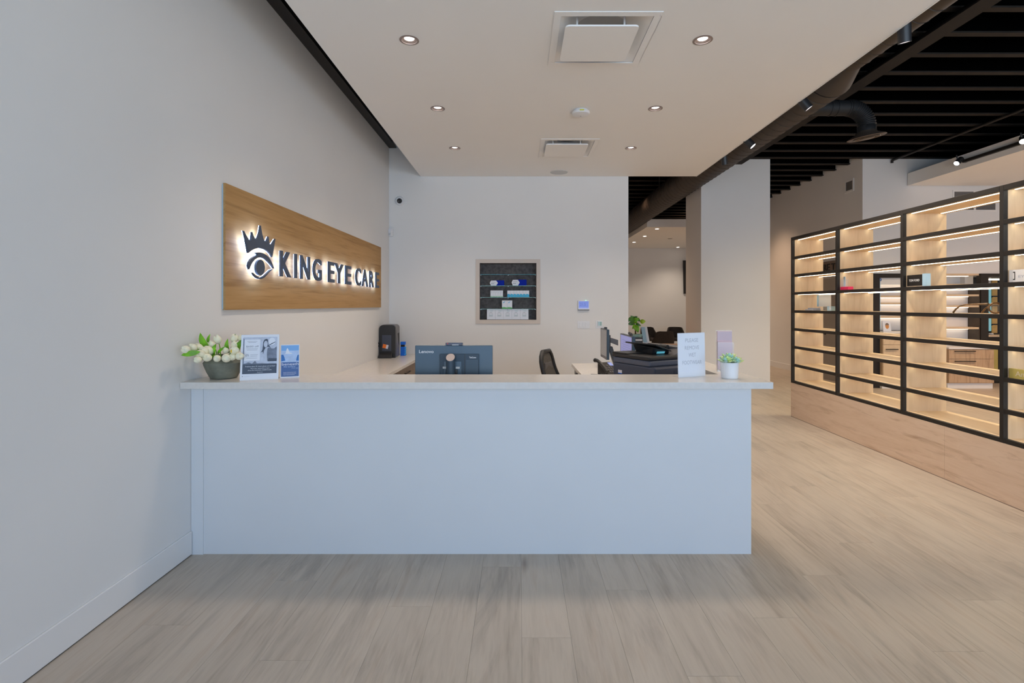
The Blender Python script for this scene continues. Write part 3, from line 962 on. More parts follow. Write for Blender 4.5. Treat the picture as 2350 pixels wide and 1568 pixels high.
part('large_section', MB().tube([(0, 5.22, 0), (0, 18.1, 0)], 0.25, NC), 'duct', t, smooth=40)
part('reducer', MB().tube([(0, 5.22, 0), (0, 4.93, 0.022)], [0.25, 0.15], NC, caps=False), 'duct', t, smooth=40)
part('small_section', MB().tube([(0, 4.93, 0.022), (0, -3.9, 0.022)], 0.15, NC), 'duct', t, smooth=40)
part('large_seam', helix(0.25, 5.25, 18.0, 0.17, 0), 'duct', t, smooth=60)
part('small_seam', helix(0.15, -1.0, 4.9, 0.17, 0.022), 'duct', t, smooth=60)
for y in (0.5, 4.2, 7.4, 10.6):
    r_ = 0.153 if y < 4.9 else 0.253
    part('hanger_strap', MB().box(-r_ - 0.01, -r_ - 0.008, y, y + 0.04, 0, 1.0 - 0.33).box(r_ + 0.008, r_ + 0.01, y, y + 0.04, 0, 1.0 - 0.33), 'black', t)

fx, fy, fz = 3.39, 6.27, H + 2.40
t = thing('flexible_duct', 'black flexible duct curving down to a round vent', 'duct', (fx, fy, fz))
part('takeoff_pipe', MB().tube([(0.0, 0, 0), (0.62, 0, 0)], 0.092, 24), 'flex', t, smooth=40)
for x in (0.16, 0.38, 0.46, 0.60):
    part('collar', MB().tube([(x, 0, 0), (x + 0.02, 0, 0)], 0.097, 24), 'flex', t, smooth=40)
arc, rad = [], []
for k in range(61):
    a = k / 60 * math.pi / 2
    arc.append((0.62 + 0.225 * math.sin(a), 0, -0.225 * (1 - math.cos(a))))
    rad.append(0.098 + 0.004 * (1 if k % 4 < 2 else -1))
arc.append((0.845, 0, -0.29))
rad.append(0.10)
part('hose', MB().tube(arc, rad, 24), 'flex', t, smooth=60)
ve = Matrix.Translation((0.84, 0, -0.33)) @ Euler((math.radians(4), math.radians(-9), 0)).to_matrix().to_4x4()
v_ = part('round_vent', MB().lathe([(0.10, 0.05), (0.12, 0.02), (0.20, -0.02), (0.208, -0.028), (0.19, -0.036), (0.13, -0.01), (0.10, 0.02)], 32, m=ve, closed=True), 'ductcone', t, smooth=50)
part('vent_ring', MB().lathe([(0.11, -0.005), (0.145, -0.035), (0.14, -0.042), (0.10, -0.012)], 32, m=ve, closed=True), 'ductcone', v_, smooth=50)
part('vent_core', MB().lathe([(0.0001, -0.03), (0.06, -0.028), (0.085, -0.040), (0.075, -0.048), (0.0001, -0.042)], 28, m=ve), 'ductcone', v_, smooth=50)
part('strap', box(0.36, 0.39, -0.05, -0.045, 0.08, 0.32), 'black', t)

# conduit on the roof deck
solo('conduit_pipe', MB().tube([(0, -9.6, 0), (0, 0, 0)], 0.022, 12).tube([(0, 0, 0), (0, 0.01, -0.05)], 0.022, 12), 'black',
     'thin black conduit pipe under the joists above the shop floor', 'pipe', (6.95, 9.58, 4.25), smooth=40)

# ---- black track heads along the soffit edge
t = thing('soffit_track', 'black lighting track along the right side of the soffit', 'track', (2.80, 4.5, ZS + 0.12))
part('rail', box(-0.018, 0.018, -5.6, 3.45, -0.02, 0.02), 'black', t)


def spot_head(loc, aim, label, group, lens, energy, col=WARM, size=80):
    t = thing('track_spotlight', label, 'spotlight', loc, group=group)
    a = Vector(aim).normalized()
    part('can', MB().tube([-a * 0.075, a * 0.058], 0.043, 24), 'darkplastic', t, smooth=40)
    part('lens', MB().tube([a * 0.0585, a * 0.062], 0.037, 20), lens, t)
    part('rim', MB().lathe([(0.038, 0.058), (0.043, 0.058), (0.043, 0.066), (0.038, 0.066)], 24,
                           m=a.to_track_quat('Z', 'Y').to_matrix().to_4x4(), closed=True), 'darkplastic', t, smooth=40)
    part('mount', MB().tube([(0, 0, 0.0), (-0.03, 0, 0.07), (-0.03, 0, 0.10)], 0.010, 10), 'darkplastic', t, smooth=40)
    l = light('spotlight_lamp', 'SPOT', Vector(loc) + a * 0.09, a.to_track_quat('-Z', 'Y').to_euler(), energy, col,
              spot_size=math.radians(size), spot_blend=0.7, shadow_soft_size=0.03)
    return t


G1 = 'black track spotlights beside the soffit edge'
spot_head((2.83, 3.78, H + 1.998), (0.20, 0.22, -1.0), 'black can spotlight nearest the camera beside the small duct', G1, 'lensoff', 120)
spot_head((2.83, 5.10, H + 1.998), (0.62, -0.18, -0.9), 'black can spotlight with a lit lens in front of the wide duct', G1, 'lensoff', 120)
spot_head((2.83, 6.33, H + 1.998), (0.62, -0.30, -0.8), 'black can spotlight shining brightest beside the duct', G1, 'spotlens', 105)
spot_head((2.83, 7.10, H + 2.005), (0.20, 0.22, -1.0), 'black can spotlight farthest along the soffit edge above the pillar', G1, 'lensoff', 110)

t = thing('cloud_track', 'black lighting track on the side of the hanging ceiling panel', 'track', (7.225, 7.7, H + 2.335))
part('rail', box(-0.025, 0.023, -1.2, 0.62, -0.022, 0.022), 'black', t)
part('end_cap', box(-0.027, 0.023, 0.62, 0.66, -0.024, 0.024), 'darkplastic', t)
spot_head((7.14, 8.36, H + 2.335), (-0.75, -0.25, -0.6), 'black spotlight glaring white at the far end of the panel track', 'spotlights on the hanging panel', 'spotlens', 22, size=110)
spot_head((7.12, 7.27, H + 2.335), (-0.6, -0.6, -0.6), 'black spotlight glaring white at the frame edge above the shelving', 'spotlights on the hanging panel', 'spotlens', 22, size=110)

# lights in the far soffit
fl = thing('small_downlight', 'tiny round white downlight in the far soffit', 'light', (3.64, 13.6, ZS), group='downlights in the waiting area soffit')
part('ring', MB().lathe([(0.05, 0), (0.07, 0), (0.07, -0.004), (0.05, -0.006)], 20, closed=True), 'white', fl)
part('lens', MB().cyl((0, 0, -0.005), (0, 0, 0), 0.05, 20), 'lens', fl)
fl['label'] = 'tiny downlight at the front edge of the far soffit'
for (x, y, lab) in ((3.67, 15.05, 'second tiny downlight in the left row of the far soffit'), (3.68, 16.5, 'third tiny downlight in the left row of the far soffit'),
                    (5.52, 17.9, 'tiny downlight of the far soffit beside the pillar')):
    dup(fl, (x, y, ZS), lab)
for (x, y) in ((3.67, 14.0), (5.2, 14.5), (3.67, 16.5), (5.3, 17.2)):
    light('waiting_area_lamp', 'SPOT', (x, y, ZS - 0.03), (0, 0, 0), 80, WARM, spot_size=math.radians(125), spot_blend=0.8, shadow_soft_size=0.06)
t = thing('waiting_area_vent', 'small dark slot vent in the far soffit', 'vent', (4.57, 15.6, ZS))
part('frame', box(-0.07, 0.07, -0.06, 0.06, -0.006, 0), 'nicheframe', t)
part('slot', box(-0.05, 0.05, -0.04, 0.04, -0.010, -0.006), 'ventgrey', t)
# added fill lamps without fittings, brightening shop floor, corridor and pillar
for (x, y, e) in ((8.7, 5.0, 260), (8.7, 7.4, 300), (5.4, 12.5, 190), (5.2, 3.2, 340), (5.5, 7.0, 340), (5.5, 15.5, 215), (2.55, 11.9, 170)):
    light('added_fill_lamp', 'SPOT', (x, y, 3.72 if x > 7 else 4.2), (0, 0, 0), e, FILL if x < 8 and y < 10 else FILL_WARM, spot_size=math.radians(105 if y > 10 else 140), spot_blend=1.0, shadow_soft_size=0.15)

# ================================================================== LIT DISPLAY SHELVING
DX0, DX1 = 3.787, 4.218
POSTS = [7.156, 6.147, 5.095, 4.040, 2.985]
BARS = [H + z for z in (0.918, 0.650, 0.4036, 0.158, -0.091, -0.338, -0.585, -0.833, -1.064)]
LABS = ['lit shelving bay farthest from the camera with a white card on its fourth shelf',
        'lit shelving bay second from the far end with a hot pink stand',
        'lit shelving bay holding the black block sign and the oversized spectacles',
        'lit shelving bay at the frame edge holding a white sign and gold plaque']
ZB, ZT = 0.4705, BARS[0] + 0.021
for b_ in range(4):
    yf, yn = POSTS[b_], POSTS[b_ + 1]
    t = thing('display_shelving', LABS[b_], 'shelving', (DX0, yf, 0), group='lit display shelving bays')
    L = yn - yf      # negative
    part('post', box(0, 0.035, -0.0175, 0.0175, ZB, ZT), 'black', t, bevel=0.002)
    if b_ == 3:
        part('post', box(0, 0.035, L - 0.0175, L + 0.0175, ZB, ZT), 'black', t, bevel=0.002)
    part('side_panel', box(0.036, DX1 - DX0, -0.0165, 0.0165, ZB, ZT - 0.005), 'maple', t)
    for i, z in enumerate(BARS):
        hh = 0.021 if i == 0 else 0.0175
        part('crossbar', box(0.0, 0.034, L + 0.018, -0.018, z - hh, z + hh), 'black', t, bevel=0.0015)
        part('shelf', box(0.0345, DX1 - DX0, L + 0.018, -0.017, z - 0.016, z + 0.016), 'mapleh', t)
        if i < 8:
            for x in (0.083, 0.372):
                part('light_strip', box(x - 0.008, x + 0.008, L + 0.022, -0.03, z - 0.0185, z - 0.0162), 'led', t)
t = thing('shelving_plinth', 'knotty oak plinth under the lit display shelving', 'plinth', (DX0, 0, 0))
part('plinth_panel', box(0, 0.43, 4.5815, 7.172, 0.0, ZB), 'knotty', t)
part('plinth_panel', box(0, 0.43, 2.0, 4.580, 0.0, ZB), 'knotty', t)
part('floor_bead', box(-0.003, 0.0, 2.0, 7.172, 0.0, 0.005), 'signbrown', t)


def bay_pt(px, py, x):
    """point on the plane x at a place seen at px,py"""
    dd = x * F / (px - 1192)
    return Vector((x, dd, H + (700 - py) * dd / F))


ztop = [z + 0.0162 for z in BARS]      # shelf tops
# far bay, fourth opening (between bar 3 and 4)
p = bay_pt(1893, 700, 3.98)
t = thing('easel_card', 'square cream card on a clear stand in the farthest lit bay', 'card', (3.98, p.y, ztop[4]))
part('card', box(-0.004, 0.004, -0.13, 0.13, 0.052, 0.205), 'ceramic', t)
part('side_edge', box(-0.004, 0.012, 0.131, 0.172, 0.052, 0.205), 'lightblue', t)
part('stand', MB().box(-0.03, 0.05, -0.13, 0.15, 0.0, 0.006).box(-0.004, 0.004, -0.12, 0.14, 0.006, 0.052), 'acrylic', t)
p = bay_pt(1866, 708, 3.90)
t = thing('tray_stack', 'two low grey trays stacked left of the cream card', 'tray', (3.90, p.y, ztop[4]))
part('tray', box(-0.05, 0.05, -0.09, 0.10, 0, 0.018), 'inkgrey', t, bevel=0.003)
part('tray', box(-0.045, 0.045, -0.09, 0.05, 0.018, 0.036), 'inkgrey', t, bevel=0.003)
p = bay_pt(1908, 708, 3.90)
t = thing('small_box', 'small pale blue box right of the cream card', 'box', (3.90, p.y, ztop[4]))
part('carton', box(-0.03, 0.03, -0.042, 0.042, 0, 0.058), 'lightblue', t, bevel=0.003)
part('label_patch', box(-0.0308, -0.03, -0.042, -0.01, 0.015, 0.058), 'paper', t)
# second bay, third opening
p = Vector((3.835, 6.055, 0))
t = thing('pink_stand', 'hot pink display stand with clear acrylic sides in the second bay', 'stand', (3.835, p.y, ztop[3]))
part('base', box(-0.012, 0.05, -0.075, 0.07, 0, 0.040), 'hotpink', t, bevel=0.003)
part('acrylic_back', box(0.02, 0.026, 0.03, 0.062, 0.040, 0.16), 'lightblue', t)
part('acrylic_front', box(-0.01, -0.006, -0.07, 0.06, 0.040, 0.13), 'acrylic', t)
# third bay, third opening
p = Vector((3.83, 4.966, 0))
t = thing('block_sign', 'black block sign with white capitals reading TOM FORD', 'sign', (3.83, p.y, ztop[3]))
part('block', box(-0.012, 0.0, -0.092, 0.098, 0.010, 0.116), 'black', t)
part('clear_end', box(-0.012, 0.03, -0.140, -0.093, 0.004, 0.122), 'lightblue', t)
part('foot', box(-0.012, 0.05, -0.092, 0.098, 0, 0.009), 'acrylic', t)
part('lettering', xf(text_mb('TOM FORD', 0.022, 0.130, 0.001, 0.012), basis((-0.012, 0.072, 0.052), (0, -1, 0), (0, 0, 1))), 'white', t)
# oversized spectacles in the third bay, fourth opening
sp = thing('display_spectacles', 'oversized brown tortoise spectacles lying in the third bay', 'glasses', (3.90, 4.30, ztop[4]), (0, 0, 0))


def rim(cx, cy_, rr, r_):
    pts = []
    for k in range(25):
        a = 2 * math.pi * k / 24
        pts.append((cx, cy_ + rr * math.cos(a), 0.052 + 0.043 * math.sin(a)))
    return MB().tube(pts, r_, 8, caps=False)


# frame front stands across the shelf (along x), temples run back to the far side
fr = MB()
for cx in (-0.02, 0.115):
    pts = [(cx + 0.055 * math.cos(2 * math.pi * k / 24), -0.11 + 0.0, 0.050 + 0.042 * math.sin(2 * math.pi * k / 24)) for k in range(25)]
    fr.tube(pts, 0.007, 8, caps=False)
fr.tube([(0.03, -0.11, 0.068), (0.048, -0.11, 0.075), (0.065, -0.11, 0.068)], 0.006, 8)
part('frame_front', fr, 'tortoise', sp, smooth=60)
for cx in (-0.02, 0.115):
    part('lens', MB().prism([(cx + 0.05 * math.cos(2 * math.pi * k / 20), -0.111, 0.050 + 0.038 * math.sin(2 * math.pi * k / 20)) for k in range(20)], (0, 0.002, 0)), 'lensclear', sp)
for cx in (-0.078, 0.175):
    part('temple', MB().tube([(cx, -0.11, 0.082), (cx, 0.02, 0.080), (cx, 0.10, 0.077), (cx, 0.16, 0.066), (cx, 0.20, 0.04), (cx, 0.23, 0.008)],
                             [0.009, 0.007, 0.006, 0.006, 0.007, 0.008], 10), 'tortoise', sp, smooth=60)
# fourth bay
t = thing('white_block_sign', 'white block sign with a dark bracket mark at the frame edge', 'sign', (3.838, 3.985, ztop[3]))
part('block', box(-0.015, 0.02, -0.42, 0.03, 0.0, 0.097), 'ceramic', t)
z0, z1 = 0.020, 0.082
part('bracket_mark', MB().box(-0.0165, -0.015, -0.020, -0.015, z0, z1).box(-0.0165, -0.015, -0.015, -0.004, z1 - 0.007, z1).box(-0.0165, -0.015, -0.015, -0.004, z0, z0 + 0.007), 'black', t)
part('faint_lettering', xf(text_mb('EYEWEAR', 0.018, 0.20, 0.001), basis((-0.015, -0.045, 0.035), (0, -1, 0), (0, 0, 1))), 'inkpale', t)
t = thing('gold_plaque', 'pale gold plaque with lettering low on the shelf at frame edge', 'sign', (3.836, 3.985, ztop[6]))
part('plate', box(-0.012, 0.012, -0.42, 0.03, 0.0, 0.075), 'gold', t)
part('lettering', xf(text_mb('Angie Kay', 0.036, 0.26, 0.001, 0.012), basis((-0.012, -0.02, 0.022), (0, -1, 0), (0, 0, 1))), 'goldpale', t)

# ================================================================== RECEPTION COUNTER AND WORKTOP
t = thing('reception_counter', 'long white reception counter with a pale quartz ledge', 'counter', (0, 0, 0))
part('front_panel', box(XL + 0.002, 1.4445, 3.204, 3.30, 0.0, 1.048), 'desk', t)
part('side_panel', box(1.3445, 1.4445, 3.30, 4.90, 0.0, 1.048), 'desk', t)
part('filler_strip', box(XL + 0.002, XL + 0.075, 3.196, 3.204, 0.0, 1.048), 'desk', t)
tp = MB()
ol = [(XL + 0.002, 3.089), (1.526, 3.089), (1.526, 4.90), (1.335, 4.90), (1.335, 3.448), (XL + 0.002, 3.448)]
tp.prism([(x, y, 1.048) for x, y in ol], (0, 0, 0.039))
part('ledge_top', tp, 'quartz', t, bevel=0.002)

t = thing('worktop', 'pale u-shaped lower worktop behind the reception counter', 'worktop', (0, 0, 0))
ol = [(XL + 0.002, 3.301), (1.343, 3.301), (1.343, 6.76), (0.685, 6.76), (0.685, 3.95), (-1.463, 3.95), (-1.463, YB - 0.002), (XL + 0.002, YB - 0.002)]
part('top', MB().prism([(x, y, 0.745) for x, y in ol], (0, 0, 0.04)), 'quartz', t, bevel=0.002)
part('end_support', box(0.72, 1.32, 6.68, 6.72, 0, 0.745), 'darkplastic', t)
part('end_support', box(0.72, 0.75, 5.9, 6.68, 0, 0.745), 'greyplastic', t)
part('brace', box(0.76, 1.32, 3.9, 3.94, 0, 0.745), 'desk', t)
t = thing('wall_drawer_unit', 'grey brown drawer unit under the worktop along the signed wall', 'cabinet', (-1.49, 4.0, 0))
part('carcass', box(-0.53, -0.02, 0, 4.0, 0.08, 0.744), 'greyoak', t)
part('toe_kick', box(-0.50, -0.06, 0, 4.0, 0, 0.08), 'darkplastic', t)
for k in range(5):
    dr = part('drawer', box(-0.019, 0.0, k * 0.8 + 0.003, k * 0.8 + 0.797, 0.40, 0.735), 'greyoak', t)
    part('handle', MB().box(0.018, 0.028, k * 0.8 + 0.25, k * 0.8 + 0.55, 0.655, 0.667).box(0, 0.018, k * 0.8 + 0.26, k * 0.8 + 0.27, 0.657, 0.665).box(0, 0.018, k * 0.8 + 0.53, k * 0.8 + 0.54, 0.657, 0.665), 'black', dr)
    dr = part('drawer', box(-0.019, 0.0, k * 0.8 + 0.003, k * 0.8 + 0.797, 0.09, 0.393), 'greyoak', t)
    part('handle', MB().box(0.018, 0.028, k * 0.8 + 0.25, k * 0.8 + 0.55, 0.315, 0.327).box(0, 0.018, k * 0.8 + 0.26, k * 0.8 + 0.27, 0.317, 0.325).box(0, 0.018, k * 0.8 + 0.53, k * 0.8 + 0.54, 0.317, 0.325), 'black', dr)
ZW, ZL = 0.785, 1.087      # worktop and ledge heights

# ================================================================== WALL SIGN
BX = XL + 0.024            # board face
sg = thing('wall_sign', 'oak wall sign with a crown and eye emblem reading KING EYE CARE', 'sign', (XL, 0, 0))
part('board', box(0.008, BX - XL, 3.53, 7.50, H - 0.035, H + 0.838), 'signoak', sg)
part('backer', box(0.001, 0.008, 3.533, 7.497, H - 0.030, H + 0.833), 'lightblue', sg)
FX = -1.955                # letter face plane


def fy_(px):
    return -FX * F / (1192 - px)


def letter(ch, p0, p1):
    y0, y1 = fy_(p0), fy_(p1)
    y0, y1 = min(y0, y1), max(y0, y1)
    # reading direction runs away from the camera (+y) seen from the room
    mb = text_mb(ch, 0.212, y1 - y0, 0.016, 0.012)
    o = part('letter_%s' % ch.lower(), xf(mb, basis((FX - 0.016 - XL, y0, H + 0.235), (0, 1, 0), (0, 0, 1))), 'inkdark', sg)
    hb = text_mb(ch, 0.204, y1 - y0 - 0.008, 0.003, 0.004)
    part('halo_light', xf(hb, basis((FX - 0.020 - XL, y0 + 0.004, H + 0.239), (0, 1, 0), (0, 0, 1))), 'halo', o)


for ch, a, b_ in (('K', 645, 669), ('I', 678.2, 682.4), ('N', 691.8, 712.2), ('G', 720, 739), ('E', 755, 768.4), ('Y', 770.2, 788.8), ('E', 794, 807),
                  ('C', 817.3, 829.6), ('A', 832, 845), ('R', 849, 858.5), ('E', 863, 870.5)):
    letter(ch, a, b_)


def emb(zx, zy):
    px, py = 540 + zx / 10.453, 505 + zy / 10.453
    y = fy_(px)
    return (y, H + (700 - py) * y / F)


crown = [(213, 258), (262, 360), (318, 455), (350, 492), (374, 500), (396, 455), (406, 370), (412, 290), (432, 360), (462, 425), (492, 460), (512, 465), (552, 415), (588, 310),
         (606, 210), (616, 135), (632, 240), (655, 360), (690, 470), (715, 512), (738, 520), (768, 490), (790, 440), (803, 400), (812, 480), (824, 560), (840, 600), (856, 610), (900, 560), (968, 455),
         (935, 640), (910, 780), (890, 890), (845, 812), (790, 755), (725, 712), (660, 688), (600, 676), (540, 675), (470, 690), (395, 728), (318, 790), (300, 690), (258, 450)]
lid = [(340, 1185), (316, 1100), (335, 1010), (390, 925), (470, 868), (545, 835), (505, 806), (452, 797), (520, 781), (590, 778), (660, 794), (740, 836), (806, 896), (862, 982), (905, 1080),
       (932, 1165), (870, 1085), (800, 1005), (715, 930), (620, 897), (540, 906), (470, 950), (410, 1025), (368, 1110)]
low = [(425, 1265), (455, 1330), (510, 1385), (570, 1415), (630, 1418), (700, 1385), (760, 1325), (830, 1240), (905, 1182), (850, 1195), (780, 1262), (705, 1332), (630, 1374), (570, 1372), (490, 1325)]
iris = [(605 + 106 * math.cos(2 * math.pi * k / 24), 1140 + 190 * math.sin(2 * math.pi * k / 24)) for k in range(24)]
for nm, ol in (('crown_emblem', crown), ('upper_lid_emblem', lid), ('lower_lid_emblem', low), ('iris_emblem', iris)):
    pts = [emb(*q) for q in ol]
    o = part(nm, MB().prism([(FX - 0.016 - XL, y, z) for y, z in pts], (0.016, 0, 0)), 'inkdark', sg)
    part('halo_light', MB().prism([(FX - 0.020 - XL, y, z) for y, z in pts], (0.003, 0, 0)), 'halo', o)

# ================================================================== BACK WALL FITTINGS
t = thing('display_niche', 'recessed dark display niche with glass shelves and beige frame', 'niche', (-0.178, YB, NZ0))
hw, hh = (NX1 - NX0) / 2, NZ1 - NZ0
fr = MB()
fw = 0.061
fr.box(-hw - fw, hw + fw, -0.014, 0, -fw, 0).box(-hw - fw, hw + fw, -0.014, 0, hh, hh + fw)
fr.box(-hw - fw, -hw, -0.014, 0, 0, hh).box(hw, hw + fw, -0.014, 0, 0, hh)
part('frame', fr, 'nicheframe', t, bevel=0.001)
ln = MB()
ln.box(-hw, hw, 0.130, 0.138, 0, hh).box(-hw, -hw + 0.006, 0, 0.13, 0, hh).box(hw - 0.006, hw, 0, 0.13, 0, hh)
ln.box(-hw + 0.006, hw - 0.006, 0, 0.13, -0.0, 0.006).box(-hw + 0.006, hw - 0.006, 0, 0.13, hh - 0.006, hh)
part('lining', ln, 'felt', t)
SZ = [H + (700 - y) * 8.1 / F - NZ0 for y in (629.8, 655.8, 682.2, 708.8)]
for z in SZ:
    s = part('glass_shelf', box(-hw + 0.007, hw - 0.007, 0.004, 0.128, z - 0.008, z), 'glassg', t)
    for x in (-hw + 0.016, 0.0, hw - 0.016):
        part('shelf_pin', MB().cyl((x, 0.012, z - 0.020), (x, 0.012, z - 0.009), 0.007, 10), 'chrome', s)


def at_niche(px):
    return (px - 1192) * 8.09 / F


NM = NZ0
for k, (a, b_, h_) in enumerate(((1124, 1157, 0.083), (1174, 1208.5, 0.094))):
    x0, x1 = at_niche(a), at_niche(b_)
    t = thing('lens_carton', ('smaller', 'taller')[k] + ' navy carton with a white hexagon label on the second glass shelf', 'box', ((x0 + x1) / 2, YB + 0.03, NM + SZ[1] + 0.0005),
              group='navy cartons in the niche')
    w_ = (x1 - x0) / 2
    part('carton', box(-w_ + 0.05, w_, 0, 0.07, 0, h_), 'navy', t, bevel=0.002)
    part('hexagon_label', MB().prism([(-w_ + 0.02, -0.002, 0.0), (-w_ + 0.10, -0.002, 0), (-w_ + 0.128, -0.002, h_ * 0.5), (-w_ + 0.10, -0.002, h_ * 0.96),
                                     (-w_ + 0.02, -0.002, h_ * 0.96), (-w_, -0.002, h_ * 0.5)], (0, 0.05, 0)), 'paper', t)
    part('print_lines', MB().box(-w_ + 0.025, -w_ + 0.09, -0.0035, -0.002, h_ * 0.62, h_ * 0.68).box(-w_ + 0.02, -w_ + 0.07, -0.0035, -0.002, h_ * 0.30, h_ * 0.40), 'inkgrey', t)


def lens_boxes(n, pa, pb, z, h_, name, label, group, base, basefrac, mark):
    x0, x1 = at_niche(pa), at_niche(pb)
    w_ = (x1 - x0) / n
    first = None
    for k in range(n):
        loc = (x0 + (k + 0.5) * w_, YB + 0.025, z + 0.0005)
        if first is None:
            first = thing(name, label, 'box', loc, group=group)
            part('carton', box(-w_ / 2 + 0.0008, w_ / 2 - 0.0008, 0, 0.08, 0, h_), 'paper', first)
            part('colour_band', MB().prism([(-w_ / 2 + 0.001, -0.001, 0), (w_ / 2 - 0.001, -0.001, 0), (w_ / 2 - 0.001, -0.001, h_ * basefrac * 0.7), (0, -0.001, h_ * basefrac),
                                            (-w_ / 2 + 0.001, -0.001, h_ * basefrac * 0.9)], (0, 0.0008, 0)), base, first)
            if mark:
                part('printed_mark', MB().prism([(-w_ * 0.34, -0.001, h_ * 0.72), (-w_ * 0.1, -0.001, h_ * 0.70), (w_ * 0.2, -0.001, h_ * 0.90), (-w_ * 0.05, -0.001, h_ * 0.84)], (0, 0.0008, 0)), mark, first)
            src = label
            if n > 1:
                first['label'] = src + ', ' + ORD[n][0]
        else:
            dup(first, loc, src + ', ' + ORD[n][k])


ORD = {2: ['left one', 'right one'], 5: ['leftmost', 'second from left', 'third from left', 'fourth from left', 'rightmost'],
       7: ['leftmost', 'second from left', 'third from left', 'fourth from left', 'fifth from left', 'sixth from left', 'rightmost']}
lens_boxes(5, 1125.5, 1154.3, NM + SZ[2], 0.105, 'lens_box', 'narrow white box with pale green base in the row of five', 'narrow white and green boxes', 'palegreen', 0.16, 'palecyan')
lens_boxes(7, 1164.2, 1214.5, NM + SZ[2], 0.104, 'solution_box', 'white box with a cyan lower half in the row of seven', 'white and cyan boxes', 'cyan', 0.50, None)
lens_boxes(2, 1151.8, 1175.6, NM + SZ[3], 0.130, 'drops_box', 'wide white box with a green base on the fourth shelf', 'wide white and green boxes', 'green', 0.20, 'cyan')
# five tall boxes on the niche floor
x0, x1 = at_niche(1117.3), at_niche(1213)
w_ = (x1 - x0) / 5
first = None
for k in range(5):
    loc = (x0 + (k + 0.5) * w_, YB + 0.025, NM + 0.0065)
    if first is None:
        first = thing('bottle_box', 'tall white box with a pale bottle print on the niche floor', 'box', loc, group='tall white boxes at the niche bottom')
        part('carton', box(-w_ / 2 + 0.0008, w_ / 2 - 0.0008, 0, 0.08, 0, 0.163), 'paper', first)
        part('bottle_print', MB().prism([(-0.032, -0.001, 0.045), (0.028, -0.001, 0.045), (0.028, -0.001, 0.095), (0.012, -0.001, 0.115), (-0.014, -0.001, 0.115), (-0.032, -0.001, 0.095)], (0, 0.0008, 0)), 'paleprint', first)
        part('print_lines', MB().box(-0.03, 0.03, -0.0018, -0.001, 0.062, 0.068).box(-0.015, 0.03, -0.0018, -0.001, 0.128, 0.137), 'palecyan', first)
        part('bottle_highlight', box(-0.024, 0.02, -0.0018, -0.001, 0.074, 0.096), 'paper', first)
        first['label'] = 'tall white box with a pale bottle print on the niche floor, ' + ORD[5][0]
    else:
        dup(first, loc, 'tall white box with a pale bottle print on the niche floor, ' + ORD[5][k])

t = thing('thermostat', 'small white thermostat with a glowing blue display on the back wall', 'thermostat', P(1339, 711, YB))
part('body', box(-0.09, 0.09, -0.03, 0, 0.0, 0.145), 'white', t, bevel=0.006)
part('display', box(-0.078, 0.078, -0.032, -0.03, 0.035, 0.132), 'lcd', t)
part('display_bar', box(-0.078, 0.078, -0.0325, -0.03, 0.018, 0.034), 'lcd2', t)
part('digits', xf(text_mb('21.5', 0.045, 0.09, 0.0005), basis((-0.06, -0.032, 0.062), (1, 0, 0), (0, 0, 1))), 'lcd3', t)
part('indicator', box(0.02, 0.045, -0.033, -0.02, 0.138, 0.152), 'ledgreen', t)
part('lower_edge', box(-0.088, 0.088, -0.028, 0, -0.010, 0.0), 'greyplastic', t)
t = thing('light_switch', 'white triple light switch plate below the thermostat', 'switch', P(1339, 754, YB))
part('plate', box(-0.095, 0.095, -0.006, 0, 0, 0.115), 'white', t, bevel=0.002)
for k in range(3):
    part('rocker', box(-0.068 + k * 0.048, -0.028 + k * 0.048, -0.011, -0.006, 0.022, 0.093), 'white', t, bevel=0.002)
t = thing('wall_sensor', 'white wall plate with a teal window beside the light switch', 'sensor', P(1375, 754, YB))
part('plate', box(-0.055, 0.055, -0.006, 0, 0, 0.12), 'white', t, bevel=0.002)
part('window', box(-0.028, 0.040, -0.022, -0.006, 0.035, 0.115), 'white', t, bevel=0.002)
part('teal_glass', box(-0.022, 0.012, -0.023, -0.022, 0.045, 0.106), 'palecyan', t)
part('teal_edge', box(0.012, 0.036, -0.024, -0.022, 0.045, 0.106), 'teal', t)
t = thing('security_camera', 'small white dome camera with a black eye high on the back wall', 'camera', P(918, 462, YB))
part('mount', MB().lathe([(0.0001, 0.0), (0.072, 0.0), (0.072, 0.025), (0.06, 0.04), (0.0001, 0.04)], 24, m=Euler((R90, 0, 0)).to_matrix().to_4x4()), 'white', t, smooth=40)
part('eye', MB().ell((0.003, -0.05, -0.004), (0.040, 0.036, 0.040), 18, 10), 'darkplastic', t, smooth=60)
part('lens', MB().ell((-0.006, -0.083, -0.016), (0.012, 0.008, 0.010), 10, 6), 'greyplastic', t, smooth=60)
t = thing('motion_sensor', 'small white motion sensor in the corner of the signed wall', 'sensor', (XL + 0.035, YB - 0.035, H + 1.07))
part('body', MB().hull8([(-0.033, 0.033, 0), (-0.033, -0.02, 0), (0.0, -0.03, 0), (0.033, 0.02, 0)], [(-0.033, 0.033, 0.12), (-0.033, -0.025, 0.12), (0.01, -0.025, 0.12), (0.033, 0.025, 0.12)]), 'white', t, bevel=0.003)
part('window', MB().hull8([(-0.028, -0.026, 0.015), (-0.026, -0.0275, 0.015), (0.0, -0.034, 0.015), (0.0, -0.030, 0.015)], [(-0.028, -0.026, 0.05), (-0.026, -0.0285, 0.05), (0.004, -0.034, 0.05), (0.004, -0.028, 0.05)]), 'offwhite', t)

